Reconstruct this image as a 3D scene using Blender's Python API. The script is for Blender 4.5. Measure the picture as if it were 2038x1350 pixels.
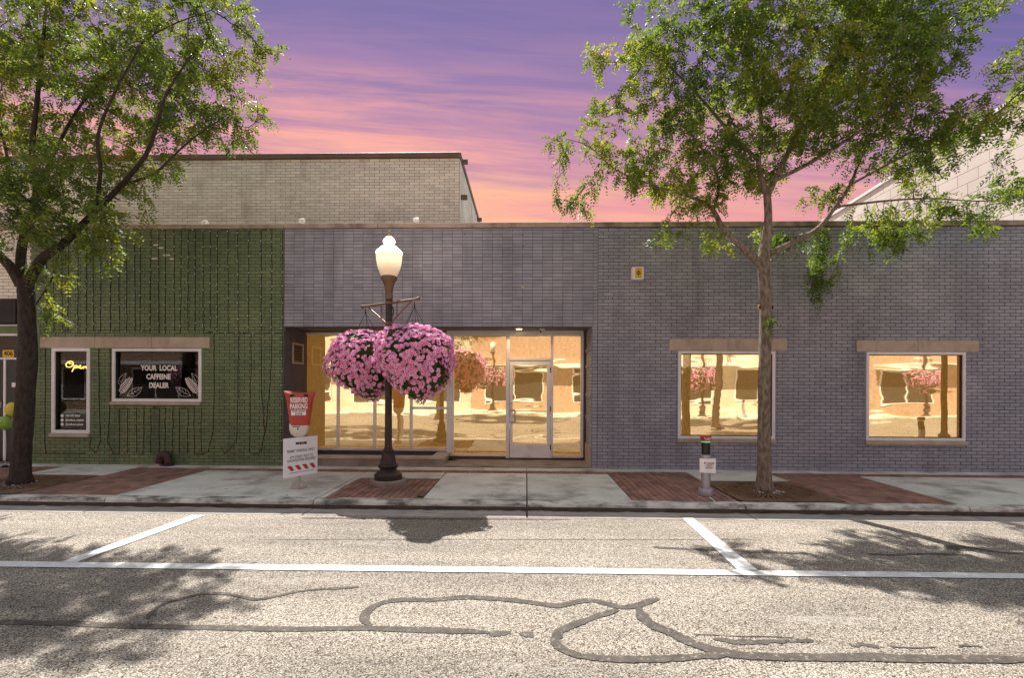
import bpy, math, random
import numpy as np
from mathutils import Vector, Matrix

random.seed(11)
rng = np.random.default_rng(11)
for o in list(bpy.data.objects):
    bpy.data.objects.remove(o)
scene = bpy.context.scene
COL = scene.collection
PI = math.pi

# ------------------------------------------------------------------ camera
F_PX, HOR = 1000.0, 765.0            # focal length and horizon of the 2038 x 1350 photograph
YAW, ROLL = math.radians(1.6), math.radians(0.24)
CAM = Vector((0, 0, 1.67))
_r0 = Vector((math.cos(YAW), math.sin(YAW), 0)); _f = Vector((-math.sin(YAW), math.cos(YAW), 0)); _z = Vector((0, 0, 1))
CR = _r0 * math.cos(ROLL) + _z * math.sin(ROLL)
CU = _z * math.cos(ROLL) - _r0 * math.sin(ROLL)
cam_data = bpy.data.cameras.new('camera')
cam = bpy.data.objects.new('camera', cam_data)
COL.objects.link(cam)
cam_data.sensor_width = 36.0
cam_data.lens = 36.0 * F_PX / 2038.0
cam_data.shift_y = (HOR - 675.0) / 2038.0
cam_data.clip_end = 2000
cam.matrix_world = Matrix(((CR.x, CU.x, -_f.x, CAM.x), (CR.y, CU.y, -_f.y, CAM.y), (CR.z, CU.z, -_f.z, CAM.z), (0, 0, 0, 1)))
scene.camera = cam

# ------------------------------------------------------------------ light and sky
SUN_DIR = Vector((0.444, -1.0, -1.57)).normalized()       # the way the light travels
EXPOSURE = 0.92
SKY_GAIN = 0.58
SUN_STRENGTH = 5.0

def lin(c):
    return tuple(((v / 255.0) / 12.92 if v / 255.0 <= 0.04045 else ((v / 255.0 + 0.055) / 1.055) ** 2.4) for v in c) + (1.0,)

world = bpy.data.worlds.new('World')
scene.world = world
world.use_nodes = True
wn, wl = world.node_tree.nodes, world.node_tree.links
wn.clear()

def wnode(t, **kw):
    n = wn.new(t)
    for k, v in kw.items():
        setattr(n, k, v)
    return n

def ramp(n, stops):
    e = n.color_ramp.elements
    while len(e) > 1:
        e.remove(e[-1])
    e[0].position, e[0].color = stops[0]
    for p, c in stops[1:]:
        x = e.new(p); x.color = c

w_out = wnode('ShaderNodeOutputWorld'); w_bg = wnode('ShaderNodeBackground')
w_tc = wnode('ShaderNodeTexCoord')
w_sep = wnode('ShaderNodeSeparateXYZ'); wl.new(w_tc.outputs['Generated'], w_sep.inputs[0])
def wmath(op, a, b=None, c=None, clamp=False):
    n = wnode('ShaderNodeMath', operation=op); n.use_clamp = clamp
    for i, q in enumerate((a, b, c)):
        if q is None: continue
        if hasattr(q, 'links'): wl.new(q, n.inputs[i])
        else: n.inputs[i].default_value = q
    return n.outputs[0]
w_ay = wmath('MAXIMUM', wmath('ABSOLUTE', w_sep.outputs['Y']), 0.18)
w_u = wmath('DIVIDE', w_sep.outputs['X'], w_ay)              # flat cloud layer seen in perspective: the streaks stay straight
w_v = wmath('DIVIDE', w_sep.outputs['Z'], w_ay)
w_t = wmath('MULTIPLY_ADD', w_u, 0.09, w_v)                  # bands dip towards +X
w_vec = wnode('ShaderNodeCombineXYZ'); wl.new(w_u, w_vec.inputs[0]); wl.new(w_t, w_vec.inputs[1])
def wnoise(scale, sx, sy, off, detail, rough, dist):
    mp = wnode('ShaderNodeMapping'); mp.inputs['Scale'].default_value = (sx, sy, 1); mp.inputs['Location'].default_value = off; mp.inputs['Rotation'].default_value = (0, 0, math.radians(1.5))
    wl.new(w_vec.outputs[0], mp.inputs[0])
    n = wnode('ShaderNodeTexNoise'); n.inputs['Scale'].default_value = scale; n.inputs['Detail'].default_value = detail; n.inputs['Roughness'].default_value = rough; n.inputs['Distortion'].default_value = dist
    wl.new(mp.outputs[0], n.inputs['Vector']); return n.outputs['Fac']
def wrange(x, a, b, c, d):
    n = wnode('ShaderNodeMapRange'); wl.new(x, n.inputs[0])
    for i, q in enumerate((a, b, c, d)): n.inputs[i + 1].default_value = q
    return n.outputs[0]
w_fac = wmath('MULTIPLY', w_t, 0.5)                          # ramp position = slope / 2
w_base = wnode('ShaderNodeValToRGB')       # sunset up to violet, then a pale unseen zenith added to lift the shade
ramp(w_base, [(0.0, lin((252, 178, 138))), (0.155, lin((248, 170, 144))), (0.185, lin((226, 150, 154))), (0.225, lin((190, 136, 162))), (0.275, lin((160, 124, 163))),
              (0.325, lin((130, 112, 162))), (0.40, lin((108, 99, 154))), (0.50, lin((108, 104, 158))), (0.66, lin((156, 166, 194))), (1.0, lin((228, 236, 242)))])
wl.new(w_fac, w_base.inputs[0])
w_cc = wnode('ShaderNodeValToRGB')         # colour of the thin cloud streaks, orange low, mauve high, paling to match the zenith
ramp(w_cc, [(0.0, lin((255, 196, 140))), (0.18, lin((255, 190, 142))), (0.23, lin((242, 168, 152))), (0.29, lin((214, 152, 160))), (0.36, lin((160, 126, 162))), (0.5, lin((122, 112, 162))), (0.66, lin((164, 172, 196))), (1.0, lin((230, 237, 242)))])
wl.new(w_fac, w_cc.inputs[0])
w_n1 = wnoise(2.6, 0.55, 7.5, (0.3, 0.2, 0), 7, 0.62, 0.35)
w_big = wnoise(1.1, 0.6, 2.0, (4.1, 0.7, 0), 2, 0.5, 0.2)
w_cov = wmath('MULTIPLY', wrange(w_n1, 0.40, 0.60, 0.0, 1.0), wrange(w_big, 0.33, 0.58, 0.35, 1.0))
w_cov = wmath('MULTIPLY', w_cov, wrange(w_t, 0.5, 0.8, 0.95, 0.35))
w_mix = wnode('ShaderNodeMix', data_type='RGBA')
wl.new(w_cov, w_mix.inputs['Factor']); wl.new(w_base.outputs[0], w_mix.inputs['A']); wl.new(w_cc.outputs[0], w_mix.inputs['B'])
w_n2 = wnoise(2.2, 0.5, 6.0, (7.3, 3.1, 0), 5, 0.6, 0.3)     # violet gaps between the streaks
w_mix3 = wnode('ShaderNodeMix', data_type='RGBA'); w_mix3.inputs['B'].default_value = lin((150, 118, 168))
wl.new(wmath('MULTIPLY', wrange(w_n2, 0.5, 0.72, 0.0, 0.8), wrange(w_t, 0.55, 0.8, 1.0, 0.0)), w_mix3.inputs['Factor']); wl.new(w_mix.outputs['Result'], w_mix3.inputs['A'])
w_sky = wnode('ShaderNodeTexSky', sky_type='NISHITA', sun_disc=False)
w_sky.sun_elevation = math.asin(-SUN_DIR.z); w_sky.sun_rotation = math.atan2(-SUN_DIR.x, -SUN_DIR.y)
w_ns = wnode('ShaderNodeVectorMath', operation='SCALE'); w_ns.inputs['Scale'].default_value = 0.004
wl.new(w_sky.outputs[0], w_ns.inputs[0])
w_add = wnode('ShaderNodeVectorMath', operation='ADD')
wl.new(w_mix3.outputs['Result'], w_add.inputs[0]); wl.new(w_ns.outputs[0], w_add.inputs[1])
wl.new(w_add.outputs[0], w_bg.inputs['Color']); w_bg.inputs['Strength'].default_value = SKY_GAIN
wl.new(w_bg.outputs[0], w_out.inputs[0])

sun_data = bpy.data.lights.new('sun', 'SUN')
sun_data.energy = SUN_STRENGTH; sun_data.angle = math.radians(0.53); sun_data.color = (1.0, 0.955, 0.89)
sun = bpy.data.objects.new('sun', sun_data)
COL.objects.link(sun)
sun.location = (-6, 14, 22)
sun.rotation_euler = SUN_DIR.to_track_quat('-Z', 'Y').to_euler()

vs = scene.view_settings
vs.view_transform = 'Standard'; vs.look = 'None'; vs.gamma = 1.0; vs.use_curve_mapping = False; vs.exposure = EXPOSURE
scene.render.engine = 'CYCLES'
scene.cycles.use_denoising = True
scene.cycles.denoiser = 'OPENIMAGEDENOISE'
scene.cycles.denoising_input_passes = 'RGB_ALBEDO_NORMAL'
scene.cycles.denoising_prefilter = 'NONE'
scene.cycles.max_bounces = 7
scene.cycles.diffuse_bounces = 4
scene.cycles.glossy_bounces = 3
scene.cycles.sample_clamp_indirect = 6.0

# ------------------------------------------------------------------ pixel -> place helpers (a pixel is a direction, the plane gives the distance)
def ray(px, py):
    return _f + CR * ((px - 1019.0) / F_PX) - CU * ((py - HOR) / F_PX)

def onY(px, py, Y):
    d = ray(px, py)
    return CAM + d * (Y / d.y)

def onZ(px, py, Z=0.0):
    d = ray(px, py)
    return CAM + d * ((Z - CAM.z) / d.z)

def rectY(px0, py0, px1, py1, Y):
    mx, my = (px0 + px1) / 2, (py0 + py1) / 2
    return onY(px0, my, Y).x, onY(px1, my, Y).x, onY(mx, py1, Y).z, onY(mx, py0, Y).z      # x0 x1 z0 z1

# ------------------------------------------------------------------ materials
MATS = {}

def material(name, c1, c2=None, scale=3.0, rough=0.8, vary=0.0, bump=0.0, bump_scale=60.0, metal=0.0, stain=None, stain_scale=0.8,
             stain_lo=0.5, stain_hi=0.7, stretch=(1, 1, 1), spec=0.5, contrast=(0.35, 0.65), stain_stretch=(1, 1, 1)):
    m = bpy.data.materials.new(name); m.use_nodes = True
    MATS[name] = m
    nt = m.node_tree; N, L = nt.nodes, nt.links
    b = N['Principled BSDF']
    b.inputs['Roughness'].default_value = rough; b.inputs['Metallic'].default_value = metal
    b.inputs['Specular IOR Level'].default_value = spec
    geo = N.new('ShaderNodeNewGeometry')
    c2 = c2 or c1
    mp = N.new('ShaderNodeMapping'); mp.inputs['Scale'].default_value = stretch
    L.new(geo.outputs['Position'], mp.inputs[0])
    no = N.new('ShaderNodeTexNoise'); no.inputs['Scale'].default_value = scale; no.inputs['Detail'].default_value = 5
    L.new(mp.outputs[0], no.inputs['Vector'])
    mr = N.new('ShaderNodeMapRange'); mr.inputs[1].default_value, mr.inputs[2].default_value = contrast
    L.new(no.outputs['Fac'], mr.inputs[0])
    mx = N.new('ShaderNodeMix'); mx.data_type = 'RGBA'
    mx.inputs['A'].default_value = (*c1, 1); mx.inputs['B'].default_value = (*c2, 1)
    L.new(mr.outputs[0], mx.inputs['Factor'])
    col = mx.outputs['Result']
    if stain:
        ms = N.new('ShaderNodeMapping'); ms.inputs['Scale'].default_value = stain_stretch; ms.inputs['Location'].default_value = (3.3, 1.7, 0.4)
        L.new(geo.outputs['Position'], ms.inputs[0])
        n2 = N.new('ShaderNodeTexNoise'); n2.inputs['Scale'].default_value = stain_scale; n2.inputs['Detail'].default_value = 6; n2.inputs['Roughness'].default_value = 0.62
        L.new(ms.outputs[0], n2.inputs['Vector'])
        r2 = N.new('ShaderNodeMapRange'); r2.inputs[1].default_value = stain_lo; r2.inputs[2].default_value = stain_hi; r2.inputs[4].default_value = stain[3] if len(stain) > 3 else 1
        L.new(n2.outputs['Fac'], r2.inputs[0])
        m2 = N.new('ShaderNodeMix'); m2.data_type = 'RGBA'; m2.inputs['B'].default_value = (*stain[:3], 1)
        L.new(r2.outputs[0], m2.inputs['Factor']); L.new(col, m2.inputs['A'])
        col = m2.outputs['Result']
    if vary:
        oi = N.new('ShaderNodeObjectInfo')
        ad = N.new('ShaderNodeMath'); ad.operation = 'ADD'
        L.new(geo.outputs['Random Per Island'], ad.inputs[0]); L.new(oi.outputs['Random'], ad.inputs[1])
        fr = N.new('ShaderNodeMath'); fr.operation = 'FRACT'; L.new(ad.outputs[0], fr.inputs[0])
        r3 = N.new('ShaderNodeMapRange'); r3.inputs[3].default_value = 1 - vary; r3.inputs[4].default_value = 1 + vary
        L.new(fr.outputs[0], r3.inputs[0])
        sc = N.new('ShaderNodeVectorMath'); sc.operation = 'SCALE'
        L.new(col, sc.inputs[0]); L.new(r3.outputs[0], sc.inputs['Scale'])
        col = sc.outputs[0]
    L.new(col, b.inputs['Base Color'])
    if bump:
        nb = N.new('ShaderNodeTexNoise'); nb.inputs['Scale'].default_value = bump_scale; nb.inputs['Detail'].default_value = 4
        L.new(mp.outputs[0], nb.inputs['Vector'])
        bp = N.new('ShaderNodeBump'); bp.inputs['Strength'].default_value = bump; bp.inputs['Distance'].default_value = 0.01
        L.new(nb.outputs['Fac'], bp.inputs['Height']); L.new(bp.outputs[0], b.inputs['Normal'])
    return m

def emitter(name, c, strength, gloss=0.0):
    m = bpy.data.materials.new(name); m.use_nodes = True; MATS[name] = m
    b = m.node_tree.nodes['Principled BSDF']
    b.inputs['Base Color'].default_value = (*[min(1, v) * 0.8 for v in c], 1)
    b.inputs['Emission Color'].default_value = (*c, 1); b.inputs['Emission Strength'].default_value = strength
    b.inputs['Roughness'].default_value = 0.3
    return m

material('grey_paint', (0.275, 0.298, 0.355), (0.35, 0.37, 0.425), 1.1, 0.62, 0.10, 0.35, 90, stain=(0.155, 0.165, 0.195, 0.75), stain_scale=1.0, stain_lo=0.50, stain_hi=0.76, stain_stretch=(1.8, 1, 0.4))
material('grey_mortar', (0.055, 0.057, 0.064), (0.085, 0.087, 0.095), 5, 0.9, 0, 0.3, 120)
material('green_paint', (0.128, 0.192, 0.094), (0.180, 0.240, 0.115), 1.2, 0.6, 0.12, 0.35, 90, stain=(0.05, 0.088, 0.045, 0.75), stain_scale=1.1, stain_lo=0.5, stain_hi=0.75, stain_stretch=(2.2, 1, 0.35))
material('green_mortar', (0.035, 0.058, 0.028), (0.05, 0.075, 0.036), 5, 0.9, 0, 0.3, 120)
material('tan_brick', (0.78, 0.76, 0.64), (0.85, 0.83, 0.72), 2.0, 0.85, 0.10, 0.5, 70, stain=(0.33, 0.29, 0.21, 0.7), stain_scale=1.1, stain_lo=0.54, stain_hi=0.76, stain_stretch=(1, 1, 0.45))
material('tan_mortar', (0.17, 0.14, 0.10), (0.24, 0.20, 0.145), 6, 0.95, 0, 0.3, 100)
material('block_paint', (0.60, 0.53, 0.47), (0.66, 0.59, 0.52), 0.8, 0.8, 0.03, 0.3, 80, stain=(0.48, 0.42, 0.37, 0.5), stain_scale=0.7)
material('block_mortar', (0.34, 0.295, 0.26), None, 4, 0.9)
material('stone', (0.44, 0.37, 0.285), (0.53, 0.46, 0.36), 4.0, 0.85, 0.05, 0.35, 90, stain=(0.24, 0.19, 0.14, 0.7), stain_scale=3, stain_lo=0.5, stain_hi=0.75, stain_stretch=(1, 1, 0.6))
material('coping_stone', (0.36, 0.30, 0.23), (0.45, 0.385, 0.30), 3.0, 0.9, 0.06, 0.4, 70, stain=(0.13, 0.105, 0.08, 0.85), stain_scale=2.2, stain_lo=0.47, stain_hi=0.66)
material('brown_metal', (0.13, 0.09, 0.065), (0.17, 0.12, 0.085), 2, 0.55)
material('white_frame', (0.76, 0.77, 0.78), (0.83, 0.84, 0.84), 4, 0.45, 0, 0.08, 60, stain=(0.42, 0.39, 0.36, 0.5), stain_scale=4, stain_lo=0.55, stain_hi=0.8)
material('aluminium', (0.66, 0.67, 0.67), (0.74, 0.74, 0.74), 3, 0.38, 0, 0.05, 80, metal=0.35, stain=(0.33, 0.31, 0.29, 0.5), stain_scale=5, stain_lo=0.55, stain_hi=0.8)
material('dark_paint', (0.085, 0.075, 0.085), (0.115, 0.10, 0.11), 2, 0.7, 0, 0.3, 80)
material('soffit_paint', (0.16, 0.135, 0.115), (0.20, 0.17, 0.145), 2, 0.8)
material('roofing', (0.12, 0.115, 0.11), (0.2, 0.19, 0.18), 2, 0.9)
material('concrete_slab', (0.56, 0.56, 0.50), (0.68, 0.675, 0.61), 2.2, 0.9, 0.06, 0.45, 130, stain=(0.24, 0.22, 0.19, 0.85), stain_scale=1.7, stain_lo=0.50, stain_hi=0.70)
material('concrete_joint', (0.05, 0.043, 0.036), (0.085, 0.072, 0.06), 6, 0.95)
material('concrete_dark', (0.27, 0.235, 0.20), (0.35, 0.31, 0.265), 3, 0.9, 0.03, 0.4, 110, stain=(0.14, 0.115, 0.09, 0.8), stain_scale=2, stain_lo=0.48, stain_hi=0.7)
material('kerb_concrete', (0.52, 0.52, 0.46), (0.66, 0.65, 0.58), 4, 0.92, 0.04, 0.7, 90, stain=(0.105, 0.092, 0.08, 0.95), stain_scale=4.5, stain_lo=0.44, stain_hi=0.62, stain_stretch=(0.6, 1, 1.6))
material('gutter_concrete', (0.30, 0.275, 0.245), (0.38, 0.345, 0.30), 4, 0.9, 0.03, 0.5, 110, stain=(0.12, 0.10, 0.085, 0.85), stain_scale=1.6, stain_lo=0.48, stain_hi=0.7, stain_stretch=(0.35, 1.5, 1))
material('paver', (0.215, 0.118, 0.088), (0.315, 0.172, 0.128), 4, 0.88, 0.22, 0.5, 110, stain=(0.10, 0.062, 0.05, 0.7), stain_scale=1.5, stain_lo=0.5, stain_hi=0.72)
material('paver_joint', (0.07, 0.05, 0.042), (0.11, 0.085, 0.07), 8, 0.95)
material('line_paint', (0.72, 0.71, 0.69), (0.62, 0.61, 0.59), 20, 0.7, 0, 0.5, 140, stain=(0.46, 0.42, 0.36, 0.75), stain_scale=14, stain_lo=0.60, stain_hi=0.72)
material('tar', (0.048, 0.039, 0.031), (0.085, 0.070, 0.056), 14, 0.85, 0, 0.5, 150, stain=(0.25, 0.21, 0.165, 0.95), stain_scale=34, stain_lo=0.57, stain_hi=0.68)
material('rust_iron', (0.13, 0.078, 0.045), (0.22, 0.135, 0.072), 9, 0.8, 0.05, 0.4, 90, metal=0.3, stain=(0.06, 0.035, 0.022, 0.6), stain_scale=5)
material('soil', (0.03, 0.022, 0.016), (0.05, 0.04, 0.03), 20, 1)
material('gravel_stone', (0.42, 0.40, 0.36), (0.6, 0.57, 0.52), 30, 0.9, 0.25)
material('lamp_iron', (0.036, 0.028, 0.024), (0.060, 0.046, 0.038), 8, 0.5, 0, 0.25, 100, metal=0.35, stain=(0.11, 0.085, 0.065, 0.5), stain_scale=9, stain_lo=0.58, stain_hi=0.75)
material('lamp_bronze', (0.16, 0.105, 0.065), (0.21, 0.14, 0.09), 8, 0.45, 0, 0.2, 100, metal=0.5)
material('gold', (0.5, 0.36, 0.12), None, 8, 0.35, metal=0.9)
material('wire_black', (0.02, 0.018, 0.018), None, 4, 0.6)
material('wire_green', (0.016, 0.018, 0.012), (0.03, 0.024, 0.018), 20, 0.6)
material('bulb_plastic', (0.80, 0.72, 0.80), None, 4, 0.25, 0.15)
material('bulb_red', (0.72, 0.20, 0.14), None, 4, 0.25, 0.25)
material('steel_grey', (0.36, 0.36, 0.40), (0.42, 0.42, 0.46), 6, 0.42, 0, 0.06, 80, metal=0.5)
material('galvanised', (0.40, 0.375, 0.34), (0.50, 0.47, 0.43), 10, 0.5, metal=0.4, stain=(0.22, 0.14, 0.08, 0.8), stain_scale=9, stain_lo=0.55, stain_hi=0.7)
material('meter_white', (0.62, 0.58, 0.53), (0.70, 0.66, 0.61), 8, 0.5, stain=(0.3, 0.26, 0.22, 0.6), stain_scale=10, stain_lo=0.55, stain_hi=0.75)
material('bag_red', (0.42, 0.052, 0.035), (0.50, 0.07, 0.045), 6, 0.6, 0, 0.25, 40)
material('sign_white', (0.84, 0.86, 0.87), (0.87, 0.89, 0.90), 3, 0.4)
material('print_black', (0.02, 0.02, 0.026), None, 3, 0.5)
material('print_navy', (0.03, 0.04, 0.09), None, 3, 0.5)
material('print_blue', (0.05, 0.22, 0.42), None, 3, 0.5)
material('print_red', (0.52, 0.035, 0.02), None, 3, 0.5)
material('print_orange', (0.75, 0.30, 0.04), None, 3, 0.5)
material('print_green', (0.12, 0.42, 0.1), None, 3, 0.5)
material('print_white', (0.85, 0.84, 0.83), None, 3, 0.5)
material('label_yellow', (0.78, 0.50, 0.02), None, 3, 0.5)
material('screen_black', (0.012, 0.011, 0.010), None, 3, 0.12)
material('strap_black', (0.025, 0.02, 0.02), None, 3, 0.7)
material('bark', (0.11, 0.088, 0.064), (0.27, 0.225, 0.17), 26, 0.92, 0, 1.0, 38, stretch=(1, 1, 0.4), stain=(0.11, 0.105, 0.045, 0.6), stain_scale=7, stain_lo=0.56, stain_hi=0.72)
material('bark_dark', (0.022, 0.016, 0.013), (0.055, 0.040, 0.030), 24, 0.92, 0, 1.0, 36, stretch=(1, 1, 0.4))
material('twig_bark', (0.095, 0.066, 0.046), (0.14, 0.10, 0.07), 20, 0.9)
material('cut_wood', (0.50, 0.36, 0.20), (0.40, 0.27, 0.15), 30, 0.9)
material('pipe_brown', (0.045, 0.026, 0.020), (0.065, 0.038, 0.028), 6, 0.6)
material('lemon', (0.68, 0.60, 0.04), (0.60, 0.54, 0.05), 30, 0.5)
material('lime', (0.20, 0.42, 0.05), (0.30, 0.50, 0.08), 30, 0.5)
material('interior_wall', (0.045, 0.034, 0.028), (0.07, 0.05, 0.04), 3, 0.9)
material('interior_wood', (0.20, 0.12, 0.06), (0.26, 0.16, 0.09), 8, 0.6)
material('awning', (0.020, 0.018, 0.018), (0.03, 0.027, 0.026), 5, 0.8)
material('door_dark', (0.022, 0.026, 0.026), (0.03, 0.035, 0.034), 5, 0.5)
material('far_stucco', (0.50, 0.45, 0.37), (0.60, 0.55, 0.47), 1.2, 0.9, 0, 0.3, 40)
material('far_brick', (0.30, 0.20, 0.14), (0.42, 0.30, 0.22), 6, 0.9, 0.1)
material('far_dark', (0.04, 0.038, 0.036), None, 3, 0.3)
material('dead_leaf', (0.55, 0.38, 0.05), (0.42, 0.24, 0.05), 60, 0.8, 0.3)
material('white_plastic', (0.78, 0.77, 0.75), None, 3, 0.4)
material('frosted', (0.55, 0.54, 0.52), None, 3, 0.5)
emitter('lamp_globe_glass', (1.0, 0.80, 0.52), 0.50)
def globe_bands():
    N, L = MATS['lamp_globe_glass'].node_tree.nodes, MATS['lamp_globe_glass'].node_tree.links
    b = N['Principled BSDF']; geo = N.new('ShaderNodeTexCoord'); sp = N.new('ShaderNodeSeparateXYZ'); L.new(geo.outputs['Object'], sp.inputs[0])
    hot = N.new('ShaderNodeMapRange'); hot.interpolation_type = 'SMOOTHSTEP'
    d = N.new('ShaderNodeMath'); d.operation = 'SUBTRACT'; d.inputs[1].default_value = 3.76; L.new(sp.outputs['Z'], d.inputs[0])
    a = N.new('ShaderNodeMath'); a.operation = 'ABSOLUTE'; L.new(d.outputs[0], a.inputs[0]); L.new(a.outputs[0], hot.inputs[0])
    hot.inputs[1].default_value = 0.0; hot.inputs[2].default_value = 0.24; hot.inputs[3].default_value = 0.62; hot.inputs[4].default_value = 0.16
    w = N.new('ShaderNodeTexWave'); w.bands_direction = 'Z'; w.inputs['Scale'].default_value = 12; w.inputs['Distortion'].default_value = 0.6; L.new(geo.outputs['Object'], w.inputs['Vector'])
    r = N.new('ShaderNodeMapRange'); r.inputs[3].default_value = 0.72; r.inputs[4].default_value = 1.1; L.new(w.outputs['Fac'], r.inputs[0])
    m = N.new('ShaderNodeMath'); m.operation = 'MULTIPLY'; L.new(hot.outputs[0], m.inputs[0]); L.new(r.outputs[0], m.inputs[1]); L.new(m.outputs[0], b.inputs['Emission Strength'])
globe_bands()
emitter('lamp_globe_top', (1.0, 0.80, 0.52), 11.0)
emitter('soffit_bulb', (1.0, 0.72, 0.34), 6.0)
emitter('neon_yellow', (1.0, 0.62, 0.12), 2.6)
emitter('meter_green', (0.15, 0.75, 0.35), 0.25)

def leaf_material(name, cols, trans=0.45, clump=0.9):
    m = bpy.data.materials.new(name); m.use_nodes = True; MATS[name] = m
    N, L = m.node_tree.nodes, m.node_tree.links
    N.remove(N['Principled BSDF']); out = N['Material Output']
    geo = N.new('ShaderNodeNewGeometry')
    cr = N.new('ShaderNodeValToRGB'); ramp(cr, [(i / (len(cols) - 1), (*c, 1)) for i, c in enumerate(cols)])
    no = N.new('ShaderNodeTexNoise'); no.inputs['Scale'].default_value = clump; no.inputs['Detail'].default_value = 3
    L.new(geo.outputs['Position'], no.inputs['Vector'])
    a = N.new('ShaderNodeMath'); a.operation = 'MULTIPLY_ADD'; a.inputs[1].default_value = 0.5; L.new(geo.outputs['Random Per Island'], a.inputs[0])
    s = N.new('ShaderNodeMath'); s.operation = 'MULTIPLY_ADD'; s.inputs[1].default_value = 1.5; s.inputs[2].default_value = -0.5
    L.new(no.outputs['Fac'], s.inputs[0]); L.new(s.outputs[0], a.inputs[2]); L.new(a.outputs[0], cr.inputs[0])
    d = N.new('ShaderNodeBsdfPrincipled'); d.inputs['Roughness'].default_value = 0.5; d.inputs['Specular IOR Level'].default_value = 0.3
    L.new(cr.outputs[0], d.inputs['Base Color'])
    t = N.new('ShaderNodeBsdfTranslucent')
    tm = N.new('ShaderNodeMix'); tm.data_type = 'RGBA'; tm.blend_type = 'MULTIPLY'; tm.inputs['Factor'].default_value = 1.0; tm.inputs['B'].default_value = (2.6, 2.3, 0.8, 1)
    L.new(cr.outputs[0], tm.inputs['A']); L.new(tm.outputs['Result'], t.inputs['Color'])
    mx = N.new('ShaderNodeMixShader'); mx.inputs[0].default_value = trans
    L.new(d.outputs[0], mx.inputs[1]); L.new(t.outputs[0], mx.inputs[2]); L.new(mx.outputs[0], out.inputs[0])
    return m

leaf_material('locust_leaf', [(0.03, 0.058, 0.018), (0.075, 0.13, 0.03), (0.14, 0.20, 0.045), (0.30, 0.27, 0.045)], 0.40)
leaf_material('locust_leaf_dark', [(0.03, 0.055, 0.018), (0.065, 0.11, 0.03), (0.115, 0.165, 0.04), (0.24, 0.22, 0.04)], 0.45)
leaf_material('petunia_leaf', [(0.025, 0.05, 0.012), (0.05, 0.09, 0.02), (0.08, 0.125, 0.03)], 0.25, 5)

def petal_material(name, c1, c2, trans=0.3):
    m = bpy.data.materials.new(name); m.use_nodes = True; MATS[name] = m
    N, L = m.node_tree.nodes, m.node_tree.links
    N.remove(N['Principled BSDF']); out = N['Material Output']
    geo = N.new('ShaderNodeNewGeometry'); oi = N.new('ShaderNodeObjectInfo')
    ad = N.new('ShaderNodeMath'); ad.operation = 'ADD'; L.new(geo.outputs['Random Per Island'], ad.inputs[0]); L.new(oi.outputs['Random'], ad.inputs[1])
    fr = N.new('ShaderNodeMath'); fr.operation = 'FRACT'; L.new(ad.outputs[0], fr.inputs[0])
    mx = N.new('ShaderNodeMix'); mx.data_type = 'RGBA'; mx.inputs['A'].default_value = (*c1, 1); mx.inputs['B'].default_value = (*c2, 1)
    L.new(fr.outputs[0], mx.inputs['Factor'])
    d = N.new('ShaderNodeBsdfDiffuse'); t = N.new('ShaderNodeBsdfTranslucent')
    L.new(mx.outputs['Result'], d.inputs[0]); L.new(mx.outputs['Result'], t.inputs[0])
    ms = N.new('ShaderNodeMixShader'); ms.inputs[0].default_value = trans
    L.new(d.outputs[0], ms.inputs[1]); L.new(t.outputs[0], ms.inputs[2]); L.new(ms.outputs[0], out.inputs[0])

petal_material('petal_pink', (0.90, 0.29, 0.57), (0.98, 0.52, 0.77))
petal_material('petal_pale', (0.98, 0.74, 0.86), (1.0, 0.90, 0.94))
petal_material('petal_throat', (0.48, 0.045, 0.24), (0.60, 0.10, 0.34), 0.1)

# golden, lit shop glass: warm light inside, mirror-like coating outside
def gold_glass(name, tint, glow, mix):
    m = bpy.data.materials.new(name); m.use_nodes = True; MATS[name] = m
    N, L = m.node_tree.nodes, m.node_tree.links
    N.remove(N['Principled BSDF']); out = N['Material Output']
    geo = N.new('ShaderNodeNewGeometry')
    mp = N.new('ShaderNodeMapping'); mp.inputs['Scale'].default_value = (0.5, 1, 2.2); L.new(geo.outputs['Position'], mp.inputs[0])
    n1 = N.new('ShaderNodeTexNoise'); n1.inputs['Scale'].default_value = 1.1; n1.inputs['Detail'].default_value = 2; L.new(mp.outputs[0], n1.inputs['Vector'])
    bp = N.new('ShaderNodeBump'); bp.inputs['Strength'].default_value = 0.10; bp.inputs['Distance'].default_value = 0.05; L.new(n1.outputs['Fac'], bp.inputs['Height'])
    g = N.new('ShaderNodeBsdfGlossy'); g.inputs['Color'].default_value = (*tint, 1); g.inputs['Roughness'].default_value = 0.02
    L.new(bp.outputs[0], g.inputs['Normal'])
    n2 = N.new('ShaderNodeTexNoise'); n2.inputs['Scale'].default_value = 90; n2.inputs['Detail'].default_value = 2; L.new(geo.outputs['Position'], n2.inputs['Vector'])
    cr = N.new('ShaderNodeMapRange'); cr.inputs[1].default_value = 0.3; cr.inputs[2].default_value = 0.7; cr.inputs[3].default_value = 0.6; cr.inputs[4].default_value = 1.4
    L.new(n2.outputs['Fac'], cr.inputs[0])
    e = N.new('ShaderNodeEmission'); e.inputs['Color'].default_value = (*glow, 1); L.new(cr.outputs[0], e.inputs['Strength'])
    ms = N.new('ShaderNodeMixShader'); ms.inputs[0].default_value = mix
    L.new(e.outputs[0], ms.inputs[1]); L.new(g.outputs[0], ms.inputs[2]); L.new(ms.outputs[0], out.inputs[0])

gold_glass('gold_glass', (1.0, 0.83, 0.55), (0.52, 0.24, 0.04), 0.83)

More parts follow.
